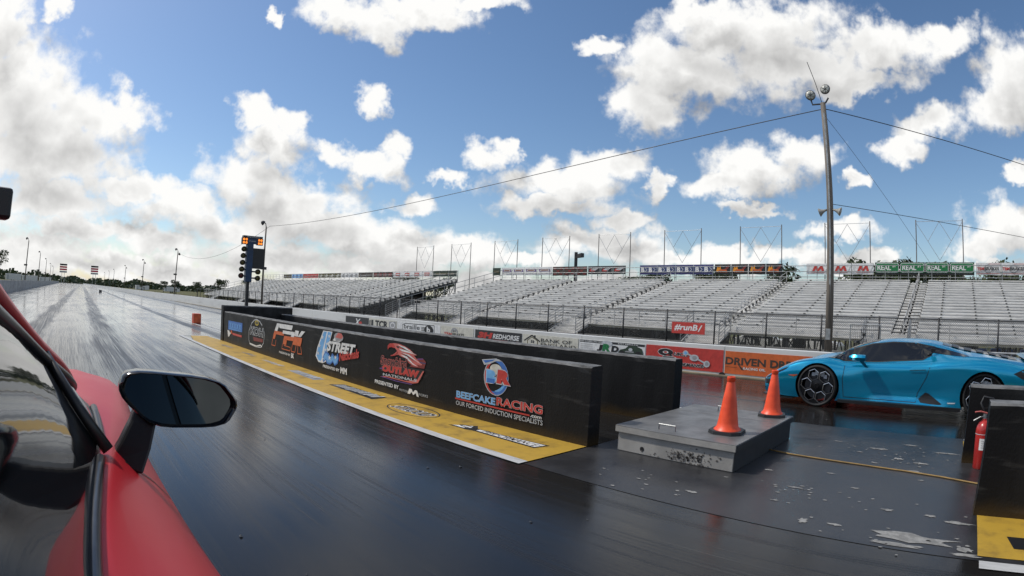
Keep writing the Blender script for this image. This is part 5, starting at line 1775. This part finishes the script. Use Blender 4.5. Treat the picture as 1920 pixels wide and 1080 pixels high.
for s in (1, -1):
    # glass area from belt to rail, black surround, panes and division bar
    strip3d(rail_pts(.015, -1.3, 1.88), rail_pts(.91, -1.3, 1.88), .003, s).build('window_surround', SEAL, sbody, True)
    gl = []
    lo_, hi_ = rail_pts(.06, -.05, 1.44), rail_pts(.86, -.05, 1.44)
    strip3d(lo_, hi_, .0075, s).build('side_window', SGLASS, sbody, True)
    strip3d(rail_pts(.06, -1.2, -.12), rail_pts(.84, -1.2, -.12), .0075, s).build('side_window', SGLASS, sbody, True)
    ql, qh = rail_pts(.16, 1.47, 1.72), rail_pts(.74, 1.47, 1.72)
    strip3d(ql, qh, .0075, s).build('quarter_window', SGLASS, sbody, True)
    a = rail_pts(.0, 1.42, 1.42 + .08)[0]
    br = MB().tube([(s * .838, 1.425, 1.005), (s * .76, 1.47, 1.115), (s * .685, 1.51, 1.225)], [.016, .014, .012], 8)
    br.build('division_bar', SEAL, sbody, True)
    # belt trim along the foot of the glass and red rail above it
    for y0_, y1_ in ((-1.2, 1.43), (1.44, 1.9)):
        bp = rail_pts(0.0, y0_, y1_)
        MB().tube([(s * (p[0] + .004), p[1], p[2] + .006) for p in bp], .013, 8).build('belt_trim', TRIM if y0_ < 0 else SEAL, sbody, True)
    rr2 = rail_pts(1.0, -1.2, 1.93)
    MB().tube([(s * (p[0] + .004), p[1], p[2] + .010) for p in rr2], .020, 8).build('roof_rail', RED, sbody, True)
    rp_ = rail_pts(.87, -1.2, 1.93)
    MB().tube([(s * (p[0] + .010), p[1], p[2] + .004) for p in rp_], .014, 8).build('window_seal', SEAL, sbody, True)
    skin(stree, [(1.455, .995), (1.475, .95), (1.50, .90), (1.51, .70), (1.48, .34)], 'x', .002, s, line=.009).build('door_seam', SEAL, sbody)
    skin(stree, [(.22, .97), (.20, .70), (.24, .34)], 'x', .002, s, line=.009).build('door_seam', SEAL, sbody)
    skin(stree, [(3.18, .70), (2.92, .86), (2.80, .86), (2.95, .72)], 'x', .004, s).build('headlight', GBLACK, sbody)
    # mirror: hexagonal housing on a flat stalk
    hx_ = [(.161, 1.188), (.403, 1.173), (.451, 1.112), (.410, 1.052), (.219, 1.050), (.139, 1.129)]
    cx_, cz_ = .295, 1.115
    for _ in range(2):          # round the corners of the outline
        hx_ = [q for i in range(len(hx_)) for q in ((hx_[i][0] * .82 + hx_[(i + 1) % len(hx_)][0] * .18, hx_[i][1] * .82 + hx_[(i + 1) % len(hx_)][1] * .18),
                                                    (hx_[i][0] * .18 + hx_[(i + 1) % len(hx_)][0] * .82, hx_[i][1] * .18 + hx_[(i + 1) % len(hx_)][1] * .82))]
    hx_ = [(cx_ + (x - cx_) * 1.03, cz_ + (z - cz_) * 1.04) for x, z in hx_]
    vs, N_ = [], len(hx_)
    X = lambda x: s * (x - CX)
    gy = lambda x, z: 1.462 - .22 * (x - cx_) + .15 * (z - cz_)
    rings = ((.018, .885), (-.002, .905), (-.012, .955), (-.006, .99), (.012, 1.0), (.05, .985), (.09, .93), (.125, .80), (.150, .55), (.160, .2))
    for dy, k2 in rings:
        vs += [(X(cx_ + (x - cx_) * k2), gy(x, z) + dy, cz_ + (z - cz_) * k2) for x, z in hx_]
    R_n = len(rings)
    fs = [(i * N_ + k, i * N_ + (k + 1) % N_, (i + 1) * N_ + (k + 1) % N_, (i + 1) * N_ + k) for i in range(R_n - 1) for k in range(N_)] + [tuple((R_n - 1) * N_ + k for k in range(N_)), tuple(range(N_))]
    mm = MB().add(vs, fs).build('door_mirror', GBLACK, sbody, True, angle=50)
    fix_normals(mm.data)
    g_ = MB().add([(X(cx_ + (x - cx_) * .90), gy(cx_ + (x - cx_) * .9, cz_ + (z - cz_) * .9) + .006, cz_ + (z - cz_) * .90) for x, z in hx_], [tuple(range(N_)) if s > 0 else tuple(range(N_ - 1, -1, -1))])
    g_.build('mirror_glass', mat('mirror_glass', (.055, .062, .066), .015, metal=1.0, var=0, obj=True), mm)
    st_ = MB()
    secs = [((.100, 1.50, .955), (.185, 1.44, .930)), ((.135, 1.50, 1.00), (.215, 1.46, .99)), ((.170, 1.51, 1.055), (.235, 1.475, 1.05)), ((.185, 1.52, 1.085), (.25, 1.49, 1.085))]
    vs = []
    for (a_, b_) in secs:
        a_, b_ = Vector(a_), Vector(b_)
        for p in (a_, b_, b_ + Vector((.0, .05, .0)), a_ + Vector((0, .05, 0))):
            vs.append((X(p.x), p.y, p.z))
    fs = [(i * 4 + k, i * 4 + (k + 1) % 4, (i + 1) * 4 + (k + 1) % 4, (i + 1) * 4 + k) for i in range(3) for k in range(4)] + [(3, 2, 1, 0), (12, 13, 14, 15)]
    so = st_.add(vs, fs).build('mirror_stalk', CBLACK, mm)
    fix_normals(so.data)
    bv = so.modifiers.new('bevel', 'BEVEL')
    bv.width, bv.segments = .008, 2
for yy in (2.55, -.55):
    for s in (-1, 1):
        wheel_mesh('wheel', .40, .28, su, s * .85, yy, s, 6, .3)
skin(stree, [(-.68, 1.72), (-.60, 1.90), (0, 1.96), (.60, 1.90), (.68, 1.72), (.56, 1.25), (.50, 1.0), (-.50, 1.0), (-.56, 1.25)], 'z', .005, 1).build('windscreen', CARGLASS, sbody, True)
for x_ in (.44, -.44):
    skin(stree, [(x_, 3.2), (x_ * 1.05, 2.6), (x_ * 1.2, 2.1)], 'z', .002, 1, line=.010).build('hood_seam', SEAL, sbody)
action_camera('black action camera on the red car roof at the left frame edge', (-.146, 1.0, 1.515), RAD(15), [(-.02, 0, -.022), (-.03, .0, -.045), (-.05, -.02, -.03), (-.10, -.06, .02), (-.16, -.08, .045)])

# ================================================================== things on and beside the strip
# ------------------------------------------------------------------ low equipment box with two lids
BOXG = mat('grey_box_paint', (.40, .385, .355), .45, col2=(.30, .29, .27), scale=3, bump=.1, bscale=60)
LIDG = mat('dusty_lid_paint', (.16, .16, .157), .42, col2=(.10, .10, .10), scale=3.5, bump=.15, bscale=80, rvar=.15)
bx = thing('equipment_box', 'low grey metal equipment box on the black pad under the two cones', 'box', (5.465, 2.42, 0))
MB().box(-.85, .85, -.62, .62, .004, .215).build('box_shell', BOXG, bx, bevel=.006)
for x0, x1 in ((-.875, .352), (.364, .875)):
    ld = MB().add([(x, y, z) for z in (.195, .25, .262) for (x, y) in ((x0, -.645), (x1, -.645), (x1, .645), (x0, .645))],
                  [(0, 1, 5, 4), (1, 2, 6, 5), (2, 3, 7, 6), (3, 0, 4, 7), (4, 5, 9, 8), (5, 6, 10, 9), (6, 7, 11, 10), (7, 4, 8, 11), (8, 9, 10, 11), (3, 2, 1, 0)]).build('lid', LIDG, bx, bevel=.005)
    MB().box(x0 - .003, x0 - .0005, -.64, .64, .197, .252).build('lid_lip', BOXG, ld)
    hx0 = x0 + .12 if x0 < 0 else x0 + .28
    MB().tube([(hx0, .04, .26), (hx0, .04, .315), (hx0, .22, .315), (hx0, .22, .26)], .008, 6).build('handle', STEEL, ld)
MB().box(-.845, .845, -.6265, -.6215, .006, .193).build('dark_end_sheet', INK['dark'], bx)  # dark sheet laid over the -y end, darker than the shell
MB().box(-.868, .868, -.6505, -.6462, .199, .249).build('dark_end_strip', INK['dark'], bx)  # matching dark strip over the lid edges at that end
for y in (.335, -.07, -.285):
    MB().cyl((-.853, y, .06), (-.845, y, .06), .023, n=16).build('cable_hole', INK['black'], bx)
rr_ = random.Random(5)
rst = MB()
for k in range(150):
    y, z = rr_.gauss(-.16, .14), abs(rr_.gauss(.055, .04)) + .005
    if -.6 < y < .5 and z < .17:
        q = rr_.uniform(.003, .016)
        rst.add([(-.8535, y + q * math.cos(a) * rr_.uniform(.5, 1.3), max(.006, z + q * .7 * math.sin(a))) for a in (0, 1.2, 2.4, 3.6, 4.9)], [(4, 3, 2, 1, 0)])
tag(rst.build('flaked_paint', mat('flaked_grey', (.15, .14, .13), .8, col2=(.06, .055, .05), scale=30), bx), kind='stuff')
# ------------------------------------------------------------------ cones
CONE = mat('cone_orange', (.95, .10, .028), .42, col2=(.80, .07, .022), scale=7, obj=True)


def cone(label, loc, rz=0.0, s=1.0):
    o = thing('traffic_cone', label, 'cone', loc, rz, 'orange traffic cones')
    b = MB().prism([(.165, .09), (.09, .165), (-.09, .165), (-.165, .09), (-.165, -.09), (-.09, -.165), (.09, -.165), (.165, -.09)], lambda a, c: (a * s, c * s, 0.0), lambda a, c: (a * .97 * s, c * .97 * s, .032 * s))
    bo = b.build('base', INK['rubber'], o)
    fix_normals(bo.data)
    MB().lathe([(r * s, z * s) for r, z in ((.135, .030), (.128, .042), (.108, .062), (.098, .11), (.066, .33), (.040, .48), (.037, .487), (.037, .495), (.042, .50), (.041, .535), (.034, .54), (.030, .50))], 28).build('cone_body', CONE, o, True, angle=50)
    return o


cone('larger orange cone standing on the near edge of the grey box', (5.03, 2.06, .262), .1, 1.0)
cone('orange cone on the far corner of the grey box, in front of the blue nose', (6.20, 2.00, .262), .3, .96)
# ------------------------------------------------------------------ fire extinguisher
RD = mat('extinguisher_red', (.42, .022, .018), .3, obj=True, coat=.3)
ex = thing('fire_extinguisher', 'red fire extinguisher with white label leaning between the black barriers', 'extinguisher', (5.94, -.425, .003), 0)
ex.rotation_euler = (RAD(-3), RAD(0), 0)
MB().lathe([(.080, 0), (.088, .012), (.088, .37), (.080, .41), (.055, .445), (.028, .465), (.026, .48)], 28).build('cylinder', RD, ex, True, angle=45)
MB().lathe([(.0885, .335), (.0895, .338), (.0885, .341)], 28).build('band', INK['silver'], ex)
lb = MB()
for k in range(9):
    a0, a1 = RAD(150 + 10 * k), RAD(160 + 10 * k)
    lb.add([(.0888 * math.cos(a), .0888 * math.sin(a), z) for a, z in ((a0, .19), (a1, .19), (a1, .30), (a0, .30))], [(0, 1, 2, 3)])
lb.build('paper_label', INK['white'], ex)
for q in (.21, .23, .25, .27):
    l2 = MB()
    for k in range(6):
        a0, a1 = RAD(165 + 10 * k), RAD(172 + 10 * k)
        l2.add([(.0893 * math.cos(a), .0893 * math.sin(a), z) for a, z in ((a0, q), (a1, q), (a1, q + .008), (a0, q + .008))], [(0, 1, 2, 3)])
    l2.build('label_print', INK['grey'], ex)
MB().cyl((0, 0, .478), (0, 0, .525), .022, n=12).build('valve', STEEL, ex)
MB().tube([(.0, -.02, .53), (-.02, .05, .55), (-.03, .11, .545)], .009, 6).build('lever', INK['pink'], ex)
MB().tube([(.0, -.02, .50), (-.03, .05, .50), (-.04, .12, .465)], .008, 6).build('carry_handle', STEEL, ex)
MB().tube([(.02, -.01, .51), (.05, .05, .62), (.06, .02, .68), (.07, -.08, .66), (.08, -.16, .55), (.07, -.15, .30), (.06, -.12, .10)], .012, 7).build('hose', INK['rubber'], ex, True)
# ------------------------------------------------------------------ cord on the pad
cpts = [(5.60, 1.80, .02), (5.585, 1.55, .010), (5.565, 1.2, .010), (5.54, .8, .010), (5.50, .35, .010), (5.43, -.02, .010), (5.33, -.34, .010), (5.2, -.7, .010)]
tag(MB().tube(cpts, .008, 7).build('power_cord', mat('tan_cord', (.30, .19, .06), .6), None, True), 'tan power cord lying across the black pad from the grey box', 'cord')
# ------------------------------------------------------------------ starting tree
TBLUE = mat('tree_blue', (.012, .04, .10), .45, obj=True)
ct = thing('starting_tree', 'drag strip starting tree with four pairs of lit amber stage lamps', 'signal', (5.37, 16.3, 0))
MB().box(-.045, .045, -.04, .05, .0, 1.75).build('post', CBLACK, ct)
MB().box(-.10, .10, -.09, .09, 1.68, 2.80).build('column', TBLUE, ct, bevel=.012)
MB().box(.10, .50, -.03, .05, 2.08, 2.68).build('display_panel', CBLACK, ct, bevel=.01)
MB().box(-.24, .38, -.08, .08, 2.96, 3.03).build('top_bar', CBLACK, ct, bevel=.008)
dd = Decal(lambda u, v, l: (u, -.081 - l, v), .001, .001)
dd.text('PRE STAGE', -.12, 2.975, .40, .04, I['silver'], bold=.02)
dd.text('STAGE', -.06, 2.855, .22, .035, I['silver'], bold=.02)
AMB = mat('lit_amber_lamp', (.8, .3, .05), .4, emit=(1.0, .27, .035, 1.15), var=0)
DARKL = mat('unlit_lamp', (.11, .095, .03), .3, obj=True)
REDL = mat('unlit_red_lamp', (.10, .02, .015), .3, obj=True)
MB().box(-.10, .24, -.075, .07, 2.80, 2.96).build('head_box', TBLUE, ct, bevel=.006)
tag(dd.build('lettering', ct), kind='stuff')
for zr in (2.92, 2.825):
    for s, xs in ((-1, (-.21, -.125)), (1, (.27, .35))):
        hd = MB().box(min(xs) - .055, max(xs) + .055, -.05, .06, zr - .05, zr + .046).build('stage_lamp_box', CBLACK, ct, bevel=.006)
        for x in xs:
            MB().lathe([(.0, .012), (.025, .008), (.038, 0)], 16, Matrix.Translation((x, -.05, zr)) @ Matrix.Rotation(math.pi / 2, 4, 'X')).build('lamp', AMB, hd, True)


def tree_lamp(x, z, m, twin=False):
    M_ = Matrix.Translation((x, -.02, z)) @ Matrix.Rotation(math.pi / 2, 4, 'X')
    h = MB().lathe([(.03, -.12), (.06, -.08), (.078, -.01), (.080, .05), (.074, .05), (.070, .0), (.03, -.02)], 18, M_, close=True).build('signal_lamp', CBLACK, ct, True)
    MB().lathe([(0.0, .022), (.04, .016), (.070, 0)], 18, M_).build('lens', m, h, True)


for k, z in enumerate((2.63, 2.435, 2.235, 2.04, 1.85)):
    tree_lamp(-.185 - .012 * k, z, REDL if k == 4 else DARKL)
    MB().cyl((-.185 - .012 * k, .03, z), (-.02, .03, z), .022, n=8).build('lamp_arm', CBLACK, ct)
for z in (1.99, 1.80):
    tree_lamp(.30, z, DARKL)
    MB().cyl((.30, .03, z), (.02, .03, z), .022, n=8).build('lamp_arm', CBLACK, ct)
# ------------------------------------------------------------------ marker blocks on the centre line
def block(label, x, y, w_, h_, m, cap):
    o = thing('marker_block', label, 'marker', (x, y, 0), group='foam blocks on the centre line')
    MB().box(-w_ / 2, w_ / 2, -w_ * .6, w_ * .6, .006, h_).build('foam_block', m, o, bevel=.02)
    MB().box(-w_ * .42, w_ * .42, -w_ * .6 - .004, -w_ * .6 - .001, h_ * .12, h_ * .9).build('reflective_face', cap, o)
    return o


ORF = mat('orange_foam', (.52, .075, .03), .6, obj=True)
block('orange foam block on the centre line beyond the long barrier', 5.50, 23.4, .32, .40, ORF, mat('orange_sheet', (.62, .11, .03), .4, obj=True))
block('tiny dark foam block far down the centre line', 5.45, 92, .45, .4, INK['dark'], INK['dark'])
# small rubber crumbs on the lanes
rk = random.Random(9)
cr = MB()
for k in range(170):
    x, y = rk.uniform(-2.5, 3.3), rk.uniform(1.5, 24) ** 1.0
    if k % 3 == 0:
        x = rk.uniform(7.5, 11.6)
    r = rk.uniform(.004, .013)
    cr.add([(x + r * math.cos(a), y + 1.8 * r * math.sin(a) * rk.uniform(.6, 1.2), .003 + (r * .5 if j % 2 else 0)) for j, a in enumerate((0, 1.3, 2.6, 3.9, 5.2))], [(0, 1, 2, 3, 4)])
tag(cr.build('rubber_crumbs', INK['black'], strip), kind='stuff')
# ------------------------------------------------------------------ things behind the wall and under the stand
BARB = mat('blue_drum', (.03, .10, .38), .4, obj=True)
for k, (x, y) in enumerate(((30.2, -.7), (30.0, -1.5), (30.3, -2.3), (30.1, -3.1), (30.3, -3.9))):
    o = thing('plastic_drum', '%s blue plastic drum from the left under the near stand' % ORD[k], 'drum', (x, y, -.85), group='blue drums under the near stand')
    MB().lathe([(.27, 0), (.30, .03), (.31, .28), (.295, .30), (.31, .32), (.31, .60), (.295, .62), (.31, .64), (.30, .88), (.26, .93)], 20).build('drum_shell', BARB, o, True)
    MB().lathe([(.255, .925), (.24, .94), (.05, .945)], 20).build('drum_lid', BARB, o, True)
for k, y0 in enumerate((-.6, -2.9, -5.2)):
    o = thing('crowd_barrier', ('pale steel crowd barrier behind the blue car tail', 'middle pale steel crowd barrier at the right frame edge', 'pale steel crowd barrier beyond the right frame edge')[k], 'barrier', (16.0, y0 - 1.05, 0), group='crowd barriers behind the wall')
    MB().tube([(0, 1.05, .06), (0, 1.05, .60), (0, -1.05, .60), (0, -1.05, .06)], .024, 8).build('frame', TR, o, True)
    for q in range(9):
        MB().cyl((0, .9 - .225 * q, .10), (0, .9 - .225 * q, .59), .008, n=6).build('bar', TR, o)
    MB().cyl((0, -1.05, .12), (0, 1.05, .12), .014, n=6).build('lower_rail', TR, o)
    for s in (-.8, .8):
        MB().box(-.25, .25, s - .02, s + .02, -.003, .03).build('foot', TR, o)
        MB().box(-.02, .02, s - .02, s + .02, .03, .12).build('foot_stem', TR, o)
cone('small orange cone behind the wall, left one near the right edge', (18.2, -1.75, -.003), 0, .75)
cone('small orange cone behind the wall, right one near the right edge', (18.2, -2.35, -.003), 0, .75)
WV = mat('white_car_paint', (.62, .62, .61), .35, obj=True, coat=.3)


def parked(label, x, y, z, rz):
    o = thing('parked_car', label, 'car', (x, y, z), rz, 'white cars parked behind the stand')
    b = MB().prism([(-2.2, .35), (-2.25, .75), (-2.0, .95), (-1.2, 1.0), (-.75, 1.45), (.9, 1.5), (1.75, 1.05), (2.2, .95), (2.25, .35)], lambda a, c: (-.85, a, c), lambda a, c: (.85, a, c)).build('body', WV, o, bevel=.06)
    for s in (-1, 1):
        MB().prism([(-1.05, 1.02), (-.7, 1.40), (.05, 1.43), (.05, 1.02)], lambda a, c: (s * .853, a, c), lambda a, c: (s * .86, a, c)).build('side_window', CARGLASS, b)
        MB().prism([(.12, 1.02), (.12, 1.43), (.85, 1.43), (1.5, 1.04)], lambda a, c: (s * .853, a, c), lambda a, c: (s * .86, a, c)).build('side_window', CARGLASS, b)
        for yy in (-1.4, 1.4):
            MB().cyl((s * .70, yy, .33), (s * .88, yy, .33), .33, n=20).build('wheel', TYRE, o, True, angle=40)
    return o


parked('white parked car seen under the near stand, right of the red sign', 43.5, 15.3, -1.5, .15)
parked('white parked car seen under the near stand, just left of the tall pole', 44.0, 11.0, -1.5, -.1)
# ------------------------------------------------------------------ trees
BARK = mat('tree_bark', (.09, .07, .05), .9, col2=(.05, .04, .03), scale=4, obj=True)
LEAF = [mat('foliage_a', (.050, .075, .022), .6, col2=(.022, .036, .012), scale=.5, obj=True), mat('foliage_b', (.075, .095, .030), .6, col2=(.032, .048, .016), scale=.5, obj=True)]


def crown_mesh(seed, rw, rh, zc, nl, leaf, lobes=11):
    r = random.Random(seed)
    m = MB()
    L = []
    for k in range(lobes):
        a, q = r.uniform(0, 6.283), r.uniform(.15, .75)
        L.append((q * rw * math.cos(a), q * rw * math.sin(a), zc + r.uniform(-.55, .62) * rh, r.uniform(.30, .50) * rw, r.uniform(.26, .42) * rh))
    for k in range(nl):
        cx_, cy_, cz_, a_, b_ = r.choice(L)
        v = Vector((r.gauss(0, 1), r.gauss(0, 1), r.gauss(0, 1))).normalized()
        q = r.uniform(.55, 1.08)
        p = Vector((cx_ + v.x * a_ * q, cy_ + v.y * a_ * q, cz_ + v.z * b_ * q))
        n = (v + Vector((r.gauss(0, .6), r.gauss(0, .6), r.gauss(0, .6)))).normalized()
        t_ = n.orthogonal().normalized()
        u_ = n.cross(t_)
        s = leaf * r.uniform(.6, 1.4)
        m.add([p + t_ * s, p + u_ * s * .55, p - t_ * s, p - u_ * s * .55], [(0, 1, 2, 3)])
    return m.mesh('crown', LEAF[seed % 2])


def trunk_mesh(seed, h, r0):
    r = random.Random(seed + 50)
    m = MB()
    m.tube([(0, 0, -.3), (r.uniform(-.1, .1), r.uniform(-.1, .1), h * .5), (r.uniform(-.25, .25), r.uniform(-.25, .25), h)], [r0, r0 * .8, r0 * .4], 8)
    for k in range(4):
        a = r.uniform(0, 6.28)
        m.tube([(0, 0, h * r.uniform(.45, .7)), (math.cos(a) * h * .2, math.sin(a) * h * .2, h * .9), (math.cos(a) * h * .35, math.sin(a) * h * .35, h * 1.1)], [r0 * .45, r0 * .3, r0 * .12], 6)
    return m.mesh('trunk', BARK, True)


TV = [(trunk_mesh(k, 3.0 + .3 * k, .22), crown_mesh(k, 2.6 + .35 * (k % 3), 2.1 + .25 * (k % 2), 4.6 + .2 * k, 1500, .20)) for k in range(4)]
LABT = []


def tree_at(x, y, z, s, label, k):
    o = thing('tree', label, 'tree', (x, y, z), (x * 7.3 + y) % 6.28, 'trees beyond the stands')
    s *= 1.32 if 56 < x < 64 and y < 45 else 1.0
    o.scale = (s, s, s)
    put('trunk', TV[k % 4][0], o)
    put('crown', TV[k % 4][1], o)


spots = [(58, 17.6, .92, 'tree showing under the gap right of the flame banners'), (62, 28.5, .90, 'tree crown low behind the last navy lettered banner'), (60, 37.5, .92, 'tree crown below the black winged banners'),
         (60, 9.4, .93, 'tree crown below the second red M banner'), (58, 5.3, .96, 'tree crown below the first green street banner'), (61, 2.0, .95, 'tree crown below the second green street banner'),
         (63, -1.4, .93, 'tree crown below the fourth green street banner'), (59, -4.6, .90, 'tree crown below the left red striped banner'), (60, -7.2, .93, 'tree crown at the right frame edge behind the stand'),
         (62, 92, 1.22, 'tree standing above the far stand by its two tall frames'), (64, 84, 1.12, 'smaller tree beside the tall one above the far stand'),
         (47, 168, .86, 'leafy tree left of the starting tree, above the fence'), (52, 160, .95, 'tree directly behind the starting tree lamps'), (57, 152, .98, 'tree right of the starting tree post'), (62, 147, .95, 'tree at the left end of the far stand'),
         (46, 196, .75, 'low tree beyond the left end of the fence'), (40, 205, .85, 'round tree between the second and first right-hand poles'), (43, 250, .80, 'tree left of the nearest right-hand pole'), (36, 262, .7, 'bushy tree beside the white trailers on the right'),
         (-17.8, 138, 1.05, 'dark tree at the left frame edge beyond the grey wall')]
for k, (x, y, s, lab) in enumerate(spots):
    tree_at(x, y, -1.5 if x > 34 else -.02, s, lab, k)
# far wood round the end of the strip: one mass
wd_ = MB()
rw_ = random.Random(4)
for k in range(15000):
    az_ = rw_.uniform(-.30, 1.0)
    dist = rw_.uniform(520, 700)
    hmax = 9.5 if az_ < -.06 else (9.5 - 42 * (az_ + .06) if az_ < .04 else 5.3 + 1.4 * math.sin(az_ * 23) + 1.2 * math.sin(az_ * 61))
    x, y = dist * math.sin(az_), dist * math.cos(az_)
    hm = hmax * (.8 + .25 * math.sin(az_ * 140) * math.sin(az_ * 37 + 1))
    z = rw_.uniform(-1.0, 1.0) ** 2 * 0 + rw_.uniform(-1.5, hm)
    s = rw_.uniform(.9, 2.1)
    n = Vector((rw_.gauss(0, 1), rw_.gauss(0, 1) - 1.2, rw_.gauss(0, 1) + .3)).normalized()
    t_ = n.orthogonal().normalized()
    u_ = n.cross(t_)
    p = Vector((x, y, z))
    wd_.add([p + t_ * s, p + u_ * s * .8, p - t_ * s, p - u_ * s * .8], [(0, 1, 2, 3)])
tag(wd_.build('distant_wood', LEAF[0]), 'dark mass of trees closing the horizon beyond the strip', 'wood', kind='stuff')
# white trailers and tents in the paddock far off
for k, (x, y, L_, lab) in enumerate(((-24, 250, 7, 'white trailer behind the grey wall, nearest the left edge'), (-20, 300, 8, 'white trailer beyond the grey wall between two left poles'), (-15, 380, 8, 'small white trailer near the left scoreboard'),
                                     (56, 300, 9, 'white trailer beyond the right-hand wall, left of the bushy trees'), (44, 330, 8, 'white trailer far along the right-hand wall'))):
    o = thing('trailer', lab, 'trailer', (x, y, -1.5 if x > 34 else -.02), .2, 'white trailers in the paddock')
    MB().box(-L_ / 2, L_ / 2, -1.2, 1.2, .7, 3.1).build('trailer_box', WV, o, bevel=.1)
    for s in (-.5, .5):
        MB().cyl((s - .4, -1.22, .4), (s - .4, -1.0, .4), .4, n=14).build('wheel', TYRE, o)
    MB().box(-L_ / 2 + .5, -L_ / 2 + 1.3, -1.22, -1.205, .9, 2.7).build('side_door', TR, o)
